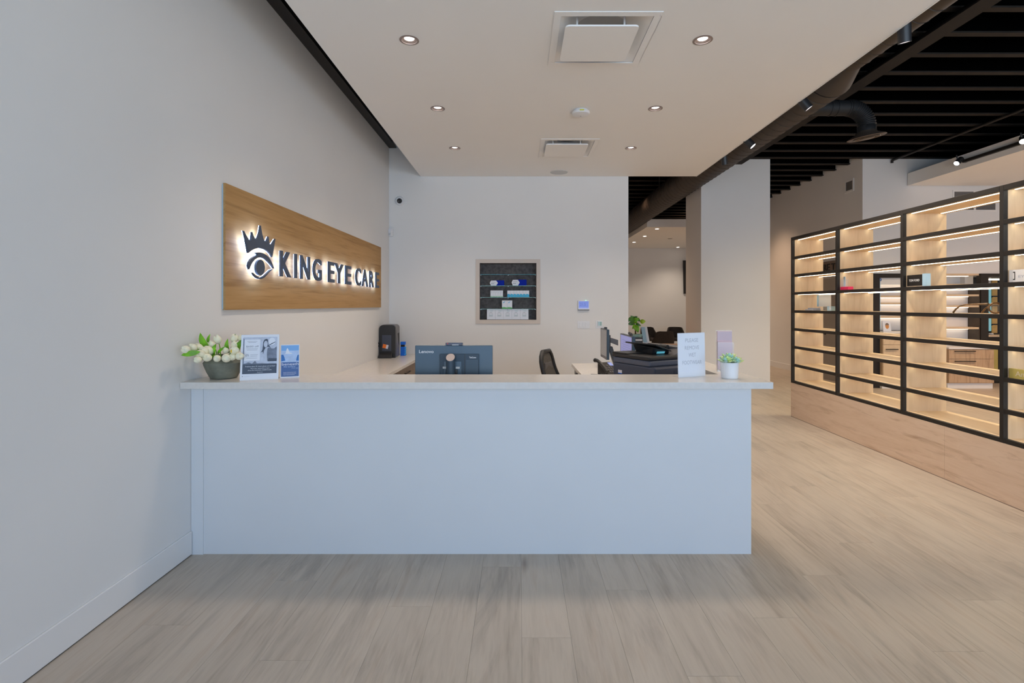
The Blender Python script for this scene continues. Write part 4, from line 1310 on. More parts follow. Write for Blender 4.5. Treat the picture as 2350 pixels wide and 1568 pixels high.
# ================================================================== THINGS ON THE LEDGE
# ---- stone vase
t = thing('stone_vase', 'squat grey green stone vase at the wall end of the ledge', 'vase', (-1.888, 3.285, ZL))
part('body', MB().lathe([(0.0001, 0.0), (0.070, 0.0), (0.078, 0.004), (0.098, 0.045), (0.113, 0.085), (0.1165, 0.100), (0.113, 0.106), (0.088, 0.130), (0.083, 0.146),
                         (0.078, 0.146), (0.082, 0.128), (0.100, 0.105), (0.095, 0.06), (0.0001, 0.03)], 40), 'stone', t, smooth=35)


def leaf_mb(base, tip, wd, nrm=(0, -1, 0), bend=0.02, fold=0.15, n=7, mb=None):
    base, tip, nrm = Vector(base), Vector(tip), Vector(nrm)
    ax = tip - base
    side = ax.cross(nrm).normalized()
    nn = side.cross(ax).normalized()
    rows = []
    for i in range(n + 1):
        u = i / n
        wv = wd / 2 * max(0.02, math.sin(math.pi * min(1, u ** 0.8 * 0.97 + 0.03)) ** 0.8)
        c = base + ax * u + nn * bend * math.sin(math.pi * u)
        rows.append([c - side * wv + nn * fold * wv, c, c + side * wv + nn * fold * wv])
    mb = mb or MB()
    return mb.grid(rows)


def bloom_mesh():
    mb = MB()
    rows = []
    for i in range(11):
        u = i / 10
        rad = 0.0235 * math.sin(math.pi * (0.05 + 0.83 * u)) ** 0.62
        r_ = []
        for k in range(25):
            a = 2 * math.pi * k / 24
            lobe = 1 + 0.09 * abs(math.cos(1.5 * a)) * u - 0.04 * u
            r_.append((rad * lobe * math.cos(a), rad * lobe * math.sin(a), 0.050 * u + 0.004 * math.cos(3 * a) * u * u))
        rows.append(r_)
    rows.append([(0.4 * p[0], 0.4 * p[1], 0.044) for p in rows[-1]])
    rows.append([(0.0, 0.0, 0.043) for p in rows[-1]])
    mb.grid(rows)
    return mb.mesh('bloom', 70)


t = thing('tulip_bouquet', 'loose bunch of cream tulips with green leaves in the stone vase', 'flowers', (-1.888, 3.285, ZL + 0.10))
B0 = Vector((-1.888, 3.285, ZL + 0.10))
bme = bloom_mesh()
bme.materials.append(M['petal'])
BL = [(499, 823, 3.15, 1.0), (520, 822, 3.15, 1.25), (533, 820, 3.17, 1.0), (518.5, 806, 3.22, 0.85), (537.6, 806, 3.18, 1.2), (538.4, 794, 3.24, 1.05), (537.6, 779, 3.28, 1.05),
      (549, 818, 3.16, 1.1), (553, 778, 3.30, 0.9), (500, 781, 3.28, 1.1), (486, 793, 3.24, 1.0), (480, 806, 3.18, 1.25), (469, 807, 3.14, 1.25), (477, 821, 3.12, 1.15), (457, 799, 3.14, 1.1),
      (444, 798, 3.08, 1.0), (428, 803, 3.02, 1.05), (455, 826, 3.06, 0.95), (462, 813, 3.10, 1.1)]
rim0 = Vector((0, 0, 0.035))
stems = MB()
for i, (px, py, dd, s) in enumerate(BL):
    p = P(px, py, dd) - B0
    root_ = Vector((max(-0.06, min(0.06, p.x * 0.5)), max(-0.06, min(0.06, p.y * 0.5)), 0.03))
    dirv = (p - root_)
    dirv.normalize()
    dirv = (dirv + Vector((0, -0.35, 0.1))).normalized()
    o = link('bloom', bme, None, t)
    o.rotation_euler = dirv.to_track_quat('Z', 'Y').to_euler()
    o.location = p - dirv * 0.022 * s
    o.scale = (s * 0.9, s * 0.9, s)
    q = o.location
    mid = root_ * 0.5 + Vector(q) * 0.5 + Vector((0, 0, 0.02))
    part('stem', MB().tube([root_, mid, q], 0.0028, 6), 'leaf', t, smooth=60)
    if i == 4:
        part('flower_centre', MB().ell(p + Vector((0, -0.028, 0.002)), (0.010, 0.006, 0.010), 10, 6), 'pollen', t, smooth=60)
for (a, b_, wd, dd) in (((478, 798), (459.4, 763.8), 0.042, 3.20), ((481.8, 790), (482.6, 766), 0.022, 3.27), ((459, 807.6), (415.6, 815.6), 0.033, 3.02), ((491.3, 815), (496.5, 789), 0.036, 3.19),
                        ((525.6, 810), (523, 777), 0.030, 3.25), ((500, 813), (521, 793), 0.018, 3.22), ((546, 806), (557, 778), 0.036, 3.24), ((540, 772), (541.5, 766), 0.012, 3.30)):
    pa, pb = P(a[0], a[1], dd + 0.02) - B0, P(b_[0], b_[1], dd) - B0
    part('leaf', leaf_mb(pa, pb, wd), 'leaf', t, smooth=60)

# ---- flyers
def sheet(name, label, cat, bl, br, hgt, lean, thick=0.003):
    """an upright sheet from two base points; returns thing and local basis (u right, v up)"""
    bl, br = Vector(bl), Vector(br)
    ux = (br - bl).normalized()
    back = Vector((-ux.y, ux.x, 0))
    if back.y < 0:
        back = -back
    vy = (Vector((0, 0, 1)) * math.cos(lean) + back * math.sin(lean)).normalized()
    t = thing(name, label, cat, bl)
    m_ = basis((0, 0, 0), ux, vy)
    return t, m_, (br - bl).length, hgt


def pbox(m_, W, Hh, u0, u1, v0, v1, t0, t1):
    return MB().box(u0 * W, u1 * W, v0 * Hh, v1 * Hh, t0, t1, m_)


def ppoly(m_, W, Hh, pts, t0, th=0.0004):
    q = [m_ @ Vector((u * W, v * Hh, t0)) for u, v in pts]
    n = (m_.to_3x3() @ Vector((0, 0, 1))) * th
    return MB().prism(q, n)


def ptext(m_, W, Hh, s, u, v, cap, width, t0):
    tm = text_mb(s, cap * Hh, width * W)
    return xf(tm, m_ @ Matrix.Translation((u * W, v * Hh, t0)))


def circ(cu, cv, ru, rv, n=18, a0=0, a1=2 * math.pi):
    return [(cu + ru * math.cos(a0 + (a1 - a0) * k / n), cv + rv * math.sin(a0 + (a1 - a0) * k / n)) for k in range(n)]


t, m_, W, Hh = sheet('flyer_stand', 'upright black and white flyer offering 600 off beside the vase', 'flyer', (-1.722, 3.165, ZL), (-1.516, 3.232, ZL), 0.283, math.radians(11))
part('acrylic_back', MB().box(0, W, 0, Hh, -0.006, -0.003, m_), 'acrylic', t)
part('acrylic_foot', MB().box(0.0, W, 0, 0.004, -0.09, -0.006, basis((0, 0, 0), m_.to_3x3() @ Vector((1, 0, 0)), (0, 0, 1))), 'acrylic', t)
pg = part('paper', MB().box(0, W, 0, Hh, -0.003, 0, m_), 'paper', t)
T0 = 0.0
part('photo_print', pbox(m_, W, Hh, .055, .95, .345, .945, T0, .0003), 'inklight', pg)
part('photo_shade', MB()._add(*(lambda a: (a.v, a.f))(ppoly(m_, W, Hh, [(.055, .345), (.085, .345), (.085, .90), (.055, .93)], .0003))), 'inkmid', pg)
part('photo_foreground', ppoly(m_, W, Hh, [(.055, .36), (.14, .37), (.2, .39), (.30, .36), (.38, .42), (.42, .37), (.60, .36), (.93, .35), (.93, .345), (.055, .345)], .0004), 'inkmid', pg)
part('offer_box', pbox(m_, W, Hh, .09, .50, .425, .895, .0003, .0008), 'paper', pg)
part('woman_hair_print', ppoly(m_, W, Hh, [(.52, .60), (.56, .66), (.57, .75), (.575, .83), (.61, .89), (.67, .905), (.70, .885), (.70, .82), (.72, .76), (.76, .735), (.76, .72), (.70, .725), (.64, .70), (.60, .64), (.585, .56), (.57, .62)], .0005), 'inkdark', pg)
part('woman_face_print', ppoly(m_, W, Hh, circ(.645, .785, .052, .075), .0008), 'inklight', pg)
part('woman_dress_print', ppoly(m_, W, Hh, [(.585, .36), (.60, .62), (.64, .70), (.70, .72), (.68, .55), (.70, .36)], .0007), 'inklight', pg)
part('man_head_print', ppoly(m_, W, Hh, circ(.81, .845, .088, .085), .0005), 'paper', pg)
part('man_sweater_print', ppoly(m_, W, Hh, [(.69, .42), (.68, .62), (.70, .70), (.76, .72), (.80, .685), (.87, .685), (.935, .73), (.945, .42)], .0009), 'inkmid', pg)
part('arm_print', ppoly(m_, W, Hh, [(.74, .755), (.82, .79), (.90, .825), (.905, .84), (.81, .805), (.735, .77)], .0011), 'inkdark', pg)
part('trouser_print', ppoly(m_, W, Hh, [(.70, .40), (.73, .47), (.95, .46), (.945, .40)], .0012), 'inkdark', pg)
part('offer_lettering', ptext(m_, W, Hh, '$600 off', .135, .715, .042, .325, .001), 'inkmid', pg)
for (v_, w_) in ((.845, .26), (.82, .20), (.685, .30), (.655, .27), (.55, .20), (.52, .18), (.475, .28)):
    part('offer_small_print', pbox(m_, W, Hh, .29 - w_ / 2 if v_ > .6 or v_ < .5 else .25, .29 + w_ / 2 if v_ > .6 or v_ < .5 else .25 + w_, v_, v_ + .010, .0008, .001), 'inkpale', pg)
part('offer_percent', ptext(m_, W, Hh, '0%', .13, .52, .05, .09, .001), 'inkmid', pg)
part('text_band', pbox(m_, W, Hh, .055, .95, .135, .345, .0003, .0009), 'inkdark', pg)
for (s, u, v_, c, w_) in (('Problems about 3K instant glasses and services?', .13, .285, .026, .78), ('Talk to your optometrist to learn', .26, .243, .022, .50),
                          ('about the treatments available to you.', .20, .203, .024, .62), ('illustrated', .44, .16, .016, .14)):
    part('band_lettering', ptext(m_, W, Hh, s, u, v_, c, w_, .0011), 'paper', pg)
part('footer_mark', ppoly(m_, W, Hh, circ(.065, .085, .014, .011), .0004), 'inkgrey', pg)
part('footer_lettering', ptext(m_, W, Hh, 'optometrists', .11, .075, .014, .14, .0006), 'inkpale', pg)

t, m_, W, Hh = sheet('brochure_stand', 'narrow blue brochure with a sea picture reading beneath', 'brochure', (-1.519, 3.268, ZL), (-1.416, 3.308, ZL), 0.212, math.radians(9))
part('acrylic_back', MB().box(0, W, 0, Hh, -0.006, -0.003, m_), 'acrylic', t)
part('acrylic_foot', MB().box(0.0, W, 0, 0.004, -0.07, -0.006, basis((0, 0, 0), m_.to_3x3() @ Vector((1, 0, 0)), (0, 0, 1))), 'acrylic', t)
pg = part('paper', MB().box(0, W, 0, Hh, -0.003, 0, m_), 'paper', t)
part('sky_print', pbox(m_, W, Hh, .03, .97, .70, .98, 0, .0004), 'skyblue', pg)
part('haze_print', pbox(m_, W, Hh, .03, .97, .46, .82, .0004, .0006), 'paleblue', pg)
part('cloud_print', ppoly(m_, W, Hh, [(.26, .74), (.31, .86), (.36, .90), (.42, .84), (.47, .76), (.6, .74), (.6, .72), (.2, .72)], .0007), 'paper', pg)
part('cliff_print', ppoly(m_, W, Hh, [(.03, .50), (.03, .70), (.14, .70), (.20, .62), (.25, .52)], .0008), 'seablue', pg)
part('cliff_print', ppoly(m_, W, Hh, [(.97, .50), (.97, .69), (.90, .68), (.85, .60), (.82, .51)], .0008), 'seablue', pg)
part('sea_print', pbox(m_, W, Hh, .03, .97, .04, .47, .0004, .0007), 'deepblue', pg)
part('title_lettering', ptext(m_, W, Hh, 'beneath', .07, .375, .078, .88, .0010), 'paper', pg)
part('subtitle_lettering', ptext(m_, W, Hh, 'the surface', .16, .315, .048, .62, .0010), 'paleblue', pg)
part('subtitle_lettering', ptext(m_, W, Hh, 'of your eyes', .58, .275, .030, .36, .0010), 'paleblue', pg)
for k, w_ in enumerate((.68, .68, .60)):
    part('small_lettering', ptext(m_, W, Hh, 'discover what annual eye exams', .15, .155 - k * .035, .022, w_, .0010), 'paper', pg)

t, m_, W, Hh = sheet('notice_stand', 'white notice asking visitors to PLEASE REMOVE WET FOOTWEAR', 'sign', (1.0186, 3.293, ZL), (1.2245, 3.385, ZL), 0.284, math.radians(1.5))
part('acrylic_back', MB().box(0, W, 0, Hh, -0.006, -0.003, m_), 'acrylic', t)
part('acrylic_foot', MB().box(0.0, W, 0, 0.004, -0.055, -0.006, basis((0, 0, 0), m_.to_3x3() @ Vector((1, 0, 0)), (0, 0, 1))), 'acrylic', t)
pg = part('paper', MB().box(0, W, 0, Hh, -0.003, 0, m_), 'paper', t)
for (s, u, v_, w_) in (('PLEASE', .27, .79, .48), ('REMOVE', .25, .62, .53), ('WET', .385, .455, .27), ('FOOTWEAR', .155, .285, .71)):
    part('notice_lettering', ptext(m_, W, Hh, s, u, v_, .085, w_, .0004), 'inkpale', pg)

# ---- pink leaflet holder
t = thing('leaflet_holder', 'clear acrylic leaflet holder with pale pink leaflets behind the succulent', 'holder', (1.465, 3.67, ZL), (0, 0, math.radians(-8)))
part('acrylic_pocket', MB().box(-0.056, 0.056, -0.03, -0.027, 0.0, 0.20).box(-0.056, -0.053, -0.027, 0.02, 0, 0.20).box(0.053, 0.056, -0.027, 0.02, 0, 0.20).box(-0.056, 0.056, 0.02, 0.023, 0, 0.285).box(-0.056, 0.056, -0.03, 0.023, 0, 0.004), 'acrylic', t)
lf = part('leaflet', box(-0.050, 0.050, 0.004, 0.018, 0.006, 0.278), 'pinkpaper', t)
part('leaflet_header', box(-0.048, 0.048, 0.0035, 0.004, 0.215, 0.272), 'pinkpaper2', lf)
part('leaflet', box(-0.049, 0.049, -0.012, 0.002, 0.006, 0.205), 'pinkpaper', t)
t = thing('folded_card', 'tiny white clip lying on the ledge beside the leaflet holder', 'clip', (1.395, 3.60, ZL))
part('clip', MB().hull8([(-0.012, -0.008, 0), (0.012, -0.008, 0), (0.012, 0.008, 0), (-0.012, 0.008, 0)], [(-0.008, -0.004, 0.012), (0.006, -0.004, 0.008), (0.006, 0.004, 0.008), (-0.008, 0.004, 0.012)]), 'white', t)
part('cord', MB().tube([(0.01, 0, 0.003), (0.035, -0.008, 0.002), (0.055, -0.015, 0.002)], 0.0015, 6), 'white', t)

# ---- succulent
t = thing('potted_succulent', 'pale green succulent in a plain white pot on the ledge', 'plant', (1.337, 3.272, ZL))
part('pot', MB().lathe([(0.0001, 0.0), (0.048, 0.0), (0.051, 0.003), (0.0555, 0.100), (0.0545, 0.102), (0.051, 0.100), (0.050, 0.090), (0.0001, 0.090)], 36), 'ceramic', t, smooth=40)
part('soil', MB().lathe([(0.0001, 0.088), (0.051, 0.088), (0.051, 0.094), (0.0001, 0.098)], 24), 'soil', t)
for (cx, cy, cz, sz, n) in ((-0.024, -0.016, 0.100, 1.25, 3), (0.032, -0.018, 0.099, 1.1, 3), (0.004, 0.020, 0.112, 1.35, 3)):
    for ring in range(n):
        cnt = [9, 7, 5][ring]
        for k in range(cnt):
            a = 2 * math.pi * k / cnt + ring * 0.4
            el = [0.25, 0.65, 1.1][ring]
            ln_ = [0.046, 0.042, 0.034][ring] * sz
            dv = Vector((math.cos(a) * math.cos(el), math.sin(a) * math.cos(el), math.sin(el)))
            b0 = Vector((cx, cy, cz)) + dv * 0.004
            mt = ['succ', 'succb', 'succy'][(k + ring * 2 + int(cx * 100)) % 3]
            side = dv.cross(Vector((0, 0, 1))).normalized()
            up = side.cross(dv)
            pts_b = []
            mb = MB()
            rows = []
            for (u, wd, th) in ((0, .006, .004), (.4, .011, .005), (.75, .009, .004), (1.0, .0008, .0006)):
                c = b0 + dv * ln_ * u + up * 0.006 * u * u
                rows.append([c + side * wd * sz, c + up * th * sz, c - side * wd * sz, c - up * th * sz, c + side * wd * sz])
            mb.grid(rows)
            part('succulent_leaf', mb, mt, t, smooth=50)

# ================================================================== THINGS ON THE WORKTOP
# ---- main monitor, seen from behind
t = thing('desktop_monitor', 'blue grey monitor seen from behind in the middle of the counter', 'monitor', (-0.460, 3.615, ZW))
part('shell', box(-0.272, 0.272, -0.012, 0.014, 0.135, 0.484), 'blueback', t, bevel=0.006)
part('screen', box(-0.262, 0.262, 0.0142, 0.016, 0.145, 0.474), 'darkplastic', t)
hp = part('rear_housing', box(-0.096, 0.178, -0.030, -0.012, 0.14, 0.425), 'bluebackdark', t, bevel=0.004)
ri = MB()
for k in range(26):
    ri.box(-0.088 + k * 0.0042, -0.086 + k * 0.0042, -0.0315, -0.030, 0.15, 0.30)
for k in range(20):
    ri.box(0.088 + k * 0.0042, 0.090 + k * 0.0042, -0.0315, -0.030, 0.15, 0.385)
part('vent_ribs', ri, 'blueback', hp, kind='stuff')
part('seam', box(0.078, 0.081, -0.0315, -0.030, 0.14, 0.425), 'darkplastic', hp)
part('mount_plate', box(-0.066, 0.056, -0.036, -0.030, 0.14, 0.375), 'blueback', t, bevel=0.002)
part('logo_lettering', xf(text_mb('Lenovo', 0.022, 0.102, 0.0006, 0.01), basis((-0.243, -0.0122, 0.43), (1, 0, 0), (0, 0, 1))), 'white', t)
part('model_lettering', xf(text_mb('ThinkCentre', 0.012, 0.048, 0.0006, 0.02), basis((0.110, -0.0306, 0.396), (1, 0, 0), (0, 0, 1))), 'white', hp)
stp = part('stand_post', MB().hull8([(-0.02, 0, 0)] * 0 or [(-0.045, -0.105, 0.012), (0.015, -0.105, 0.012), (0.015, -0.045, 0.012), (-0.045, -0.045, 0.012)],
                                    [(-0.045, -0.105, 0.02), (0.015, -0.105, 0.02), (0.015, -0.045, 0.02), (-0.045, -0.045, 0.02)]), 'darkplastic', t)
n = 24
vs, fs = [], []
cyx, cyy, rr = -0.014, -0.082, 0.030
for k in range(n):
    a = 2 * math.pi * k / n
    x, y = cyx + rr * math.cos(a), cyy + rr * math.sin(a)
    vs.append((x, y, 0.02))
    vs.append((x, y, 0.405 + (y - cyy) * 0.72))
mbp = MB()
mbp._add(vs, [(2 * k, 2 * ((k + 1) % n), 2 * ((k + 1) % n) + 1, 2 * k + 1) for k in range(n)] + [tuple(range(0, 2 * n, 2))])
part('stand_column', mbp, 'bluebackdark', t, smooth=40)
part('column_cap', MB()._add([(cyx + rr * math.cos(2 * math.pi * k / n), cyy + rr * math.sin(2 * math.pi * k / n), 0.4055 + rr * math.sin(2 * math.pi * k / n) * 0.72) for k in range(n)]
                            + [(cyx + rr * math.cos(2 * math.pi * k / n), cyy + rr * math.sin(2 * math.pi * k / n), 0.4085 + rr * math.sin(2 * math.pi * k / n) * 0.72) for k in range(n)],
                            [tuple(range(n)), tuple(range(n, 2 * n))] + [(k, (k + 1) % n, n + (k + 1) % n, n + k) for k in range(n)]), 'capgrey', t)
for s in (-1, 1):
    part('cable_clip', box(cyx + s * 0.045 - 0.014, cyx + s * 0.045 + 0.014, -0.044, -0.036, 0.325, 0.338), 'offwhite', t)
part('hinge_block', box(-0.05, 0.03, -0.060, -0.036, 0.285, 0.32), 'darkplastic', t)
part('base_plate', box(-0.13, 0.11, -0.14, 0.06, 0.0, 0.012), 'darkplastic', t, bevel=0.003)
t2 = thing('webcam_bar', 'slim dark bar with a red dot on top of the blue grey monitor', 'camera', (-0.460, 3.615, ZW + 0.4845))
part('bar', box(-0.058, 0.062, -0.012, 0.012, 0.0, 0.019), 'slate', t2, bevel=0.004)
part('red_dot', MB().cyl((-0.043, -0.0135, 0.012), (-0.043, -0.011, 0.012), 0.004, 10), 'red', t2)
part('lettering', box(-0.012, 0.034, -0.0132, -0.012, 0.001, 0.005), 'white', t2)


def side_monitor(label, loc, h0, h1, yw, scr):
    """monitor whose screen faces -x; local y runs away from the camera"""
    t = thing('desktop_monitor', label, 'monitor', loc)
    part('shell', box(0.002, 0.032, 0, yw, h0, h1), 'bluebackdark', t, bevel=0.004)
    part('screen', box(-0.0005, 0.002, 0.010, yw - 0.010, h0 + 0.03, h1 - 0.010), scr, t)
    part('bezel', MB().box(-0.002, 0.002, 0, yw, h0, h0 + 0.03).box(-0.002, 0.002, 0, 0.01, h0 + 0.03, h1).box(-0.002, 0.002, yw - 0.01, yw, h0 + 0.03, h1).box(-0.002, 0.002, 0.01, yw - 0.01, h1 - 0.01, h1), 'greyplastic', t)
    return t


t = side_monitor('side on monitor with a grey screen on a black arm by the phone', (1.036, 6.10, ZW), 0.115, 0.475, 0.45, 'screen_off')
part('tilt_head', box(0.032, 0.075, 0.16, 0.28, 0.24, 0.40), 'darkplastic', t, bevel=0.006)
part('upper_arm', MB().hull8([(0.07, 0.19, 0.31), (0.17, 0.17, 0.27), (0.17, 0.25, 0.27), (0.07, 0.25, 0.31)], [(0.07, 0.19, 0.37), (0.17, 0.17, 0.34), (0.17, 0.25, 0.34), (0.07, 0.25, 0.37)]), 'greyplastic', t, bevel=0.004)
part('lower_arm', MB().hull8([(0.13, 0.17, 0.0), (0.18, 0.17, 0.0), (0.18, 0.25, 0.0), (0.13, 0.25, 0.0)], [(0.05, 0.17, 0.26), (0.10, 0.17, 0.26), (0.10, 0.25, 0.26), (0.05, 0.25, 0.26)]), 'darkplastic', t, bevel=0.004)
part('clamp', box(0.10, 0.22, 0.12, 0.30, 0.0, 0.02), 'darkplastic', t, bevel=0.003)
part('webcam', MB().box(0.004, 0.03, 0.14, 0.22, 0.4755, 0.498), 'darkplastic', t, bevel=0.003)
t = side_monitor('monitor with a lavender lit screen behind the printer', (1.04, 4.75, ZW), 0.12, 0.476, 0.54, 'screen_on')
part('window_panel', box(-0.0015, -0.0006, 0.16, 0.47, 0.15, 0.26), 'screen_yel', t)
for k in range(5):
    part('window_row', box(-0.0025, -0.0016, 0.26, 0.46, 0.16 + k * 0.016, 0.167 + k * 0.016), 'screen_tan', t)
for k in range(7):
    part('screen_text', box(-0.0015, -0.0006, 0.08 + (k * 37 % 11) * 0.004, 0.40 + (k * 17 % 7) * 0.012, 0.29 + k * 0.021, 0.296 + k * 0.021), 'screen_txt', t)
part('stand', MB().box(0.05, 0.09, 0.22, 0.32, 0.0, 0.30).box(0.032, 0.05, 0.20, 0.34, 0.22, 0.32), 'darkplastic', t)
part('foot', box(0.0, 0.18, 0.15, 0.39, 0.0, 0.012), 'darkplastic', t, bevel=0.003)
part('webcam', MB().tube([(0.015, 0.10, 0.476), (0.015, 0.10, 0.492), (0.015, 0.18, 0.496)], 0.014, 10), 'darkplastic', t, smooth=60)

# ---- multifunction printer
t = thing('multifunction_printer', 'dark slate multifunction printer with a raised feeder beside the notice', 'printer', (0.947, 3.752, ZW), (0, 0, math.radians(29.2)))
part('paper_drawer', box(0.0, 0.40, -0.057, 0.41, 0.002, 0.312), 'slatedark', t, bevel=0.012)
part('body', box(0.004, 0.40, 0.0, 0.415, 0.312, 0.357), 'slate', t, bevel=0.012)
part('scanner_lid', box(-0.004, 0.40, -0.006, 0.42, 0.3595, 0.386), 'darkplastic', t, bevel=0.008)
part('lid_step', box(0.0, 0.20, 0.24, 0.42, 0.386, 0.396), 'darkplastic', t, bevel=0.004)
part('feeder_body', MB().hull8([(0.17, 0.15, 0.386), (0.33, 0.13, 0.386), (0.36, 0.36, 0.386), (0.20, 0.36, 0.386)],
                               [(0.16, 0.12, 0.440), (0.31, 0.11, 0.410), (0.34, 0.37, 0.425), (0.16, 0.36, 0.455)]), 'darkplastic', t, bevel=0.005)
part('feeder_tray', MB().hull8([(0.11, 0.39, 0.464), (0.155, 0.09, 0.458), (0.31, 0.085, 0.405), (0.35, 0.38, 0.425)], [(0.11, 0.39, 0.474), (0.155, 0.09, 0.469), (0.31, 0.085, 0.416), (0.35, 0.38, 0.436)]), 'darkplastic', t, bevel=0.003)
part('feeder_wall', MB().hull8([(0.30, 0.04, 0.386), (0.40, 0.0, 0.386), (0.40, 0.40, 0.386), (0.36, 0.40, 0.386)], [(0.37, 0.04, 0.435), (0.40, 0.02, 0.450), (0.40, 0.40, 0.452), (0.36, 0.40, 0.452)]), 'greyplastic', t)
part('hinge_cap', MB().tube([(0.345, 0.16, 0.435), (0.345, 0.24, 0.435)], 0.018, 14), 'darkplastic', t, smooth=40)
part('control_display', MB().hull8([(0.20, 0.125, 0.392), (0.27, 0.119, 0.392), (0.27, 0.127, 0.392), (0.20, 0.133, 0.392)], [(0.20, 0.118, 0.408), (0.27, 0.112, 0.408), (0.27, 0.12, 0.408), (0.20, 0.126, 0.408)]), 'cyanlit', t)
part('label_sticker', box(-0.0012, 0.0, 0.30, 0.345, 0.235, 0.258), 'stickerw', t)
part('sticker_edge', box(-0.0014, 0.0, 0.30, 0.345, 0.230, 0.235), 'bluecan', t)
part('side_panel', box(0.19, 0.30, -0.059, -0.0565, 0.15, 0.285), 'slatedark', t)

# ---- desk phone with coiled cord
t = thing('desk_phone', 'black desk phone with a coiled cord on the right worktop', 'phone', (0.93, 5.62, ZW), (0, 0, math.radians(28)))
part('base', MB().hull8([(-0.02, -0.10, 0), (0.15, -0.10, 0), (0.15, 0.10, 0), (-0.02, 0.10, 0)], [(-0.02, -0.10, 0.02), (0.15, -0.10, 0.02), (0.15, 0.10, 0.13), (-0.02, 0.10, 0.13)]), 'darkplastic', t, bevel=0.005)
part('handset', MB().tube([(-0.045, -0.11, 0.05), (-0.05, -0.06, 0.095), (-0.05, 0.0, 0.13), (-0.05, 0.06, 0.155), (-0.045, 0.11, 0.155)], [0.024, 0.019, 0.018, 0.019, 0.024], 12), 'darkplastic', t, smooth=60)
kp = MB()
for i in range(4):
    for j in range(3):
        x, u = 0.02 + j * 0.032, 0.12 + i * 0.17
        kp.hull8([(x, -0.10 + 0.2 * u, 0.02 + 0.11 * u), (x + 0.022, -0.10 + 0.2 * u, 0.02 + 0.11 * u), (x + 0.022, -0.08 + 0.2 * u, 0.031 + 0.11 * u), (x, -0.08 + 0.2 * u, 0.031 + 0.11 * u)],
                 [(x, -0.10 + 0.2 * u, 0.026 + 0.11 * u), (x + 0.022, -0.10 + 0.2 * u, 0.026 + 0.11 * u), (x + 0.022, -0.08 + 0.2 * u, 0.037 + 0.11 * u), (x, -0.08 + 0.2 * u, 0.037 + 0.11 * u)])
part('keypad', kp, 'greyplastic', t)
part('display', MB().hull8([(0.10, 0.03, 0.095), (0.148, 0.03, 0.095), (0.148, 0.08, 0.122), (0.10, 0.08, 0.122)], [(0.10, 0.03, 0.098), (0.148, 0.03, 0.098), (0.148, 0.08, 0.125), (0.10, 0.08, 0.125)]), 'lcd2', t)
cp = []
for k in range(97):
    a = k / 96
    base = Vector((-0.06 - 0.17 * a, -0.10 + 0.02 * a + 0.02 * math.sin(a * 9), 0.018))
    cp.append(base + Vector((0, 0.012 * math.cos(k * 1.3), 0.012 * math.sin(k * 1.3))))
part('coiled_cord', MB().tube(cp, 0.0045, 6), 'darkplastic', t, smooth=60)

# ---- black machine and blue container at the back of the left worktop
t = thing('desktop_machine', 'tall black rounded desktop machine in the corner by the back wall', 'machine', (-1.915, 7.45, ZW))
prof = []
for (sx, a0) in ((1, 0), (-1, 90)):
    for k in range(7):
        a = math.radians(a0 + k * 15)
        prof.append((sx * (0.115 - 0.05) + 0.05 * math.cos(a), 0.0, 0.475 - 0.05 + 0.05 * math.sin(a)))
prof += [(-0.115, 0, 0.0), (0.115, 0, 0.0)]
part('front_shell', MB().prism(prof, (0, 0.05, 0)), 'darkplastic', t, smooth=30)
part('rear_shell', MB().prism([(x * 0.96, 0.05, 0.012 + z * 0.985) for x, y, z in prof], (0, 0.24, 0)), 'machine_lit_grey', t, smooth=30)
part('front_inset', box(-0.075, 0.06, -0.003, 0, 0.10, 0.33), 'slatedark', t, bevel=0.002)
part('side_recess', MB().prism([(0.1105, 0.17, 0.345), (0.1105, 0.27, 0.355), (0.1105, 0.275, 0.16), (0.1105, 0.24, 0.19)], (0.002, 0, 0)), 'black', t)
part('side_stripe', box(0.1105, 0.113, 0.052, 0.075, 0.02, 0.40), 'black', t)
part('foot_tray', MB().hull8([(-0.115, -0.07, 0), (0.08, -0.07, 0), (0.08, 0.0, 0), (-0.115, 0.0, 0)], [(-0.105, -0.06, 0.05), (0.075, -0.06, 0.04), (0.075, 0.0, 0.08), (-0.11, 0.0, 0.085)]), 'darkplastic', t, bevel=0.008)
for z in (0.175, 0.215):
    part('side_knob', MB().cyl((-0.125, -0.01, z), (-0.10, -0.01, z), 0.012, 12), 'darkplastic', t)
tm_ = Matrix.Translation((-0.02, -0.001, 0.165)) @ Euler((0, math.radians(14), 0)).to_matrix().to_4x4()
part('orange_sticker', MB().box(-0.045, 0.005, -0.004, -0.001, -0.028, 0.028, tm_), 'orange', t)
part('white_sticker', MB().box(0.005, 0.035, -0.004, -0.001, -0.028, 0.028, tm_), 'stickerw', t)

t = thing('blue_container', 'bright blue carton with a black band beside the black machine', 'carton', (-1.757, 7.80, ZW))
part('body', box(-0.042, 0.022, -0.03, 0.03, 0.0, 0.135), 'bluecan', t, bevel=0.003)
sc_ = MB()
for k in range(4):
    sc_.ell((0.024, 0, 0.018 + k * 0.034), (0.018, 0.028, 0.018), 12, 8)
part('ribbed_side', sc_, 'bluecan2', t, smooth=60)
part('black_band', box(-0.038, 0.016, -0.026, 0.026, 0.135, 0.165), 'black', t)
part('cap', box(-0.042, 0.030, -0.03, 0.03, 0.165, 0.210), 'bluecan', t, bevel=0.004)

# ---- office chair
t = thing('office_chair', 'black task chair with a mesh back facing the right worktop', 'chair', (0.535, 6.15, 0), (0, 0, math.radians(-24)))
seat = MB().box(-0.14, 0.30, -0.23, 0.23, 0.44, 0.51)
part('seat', seat, 'fabric', t, bevel=0.03)


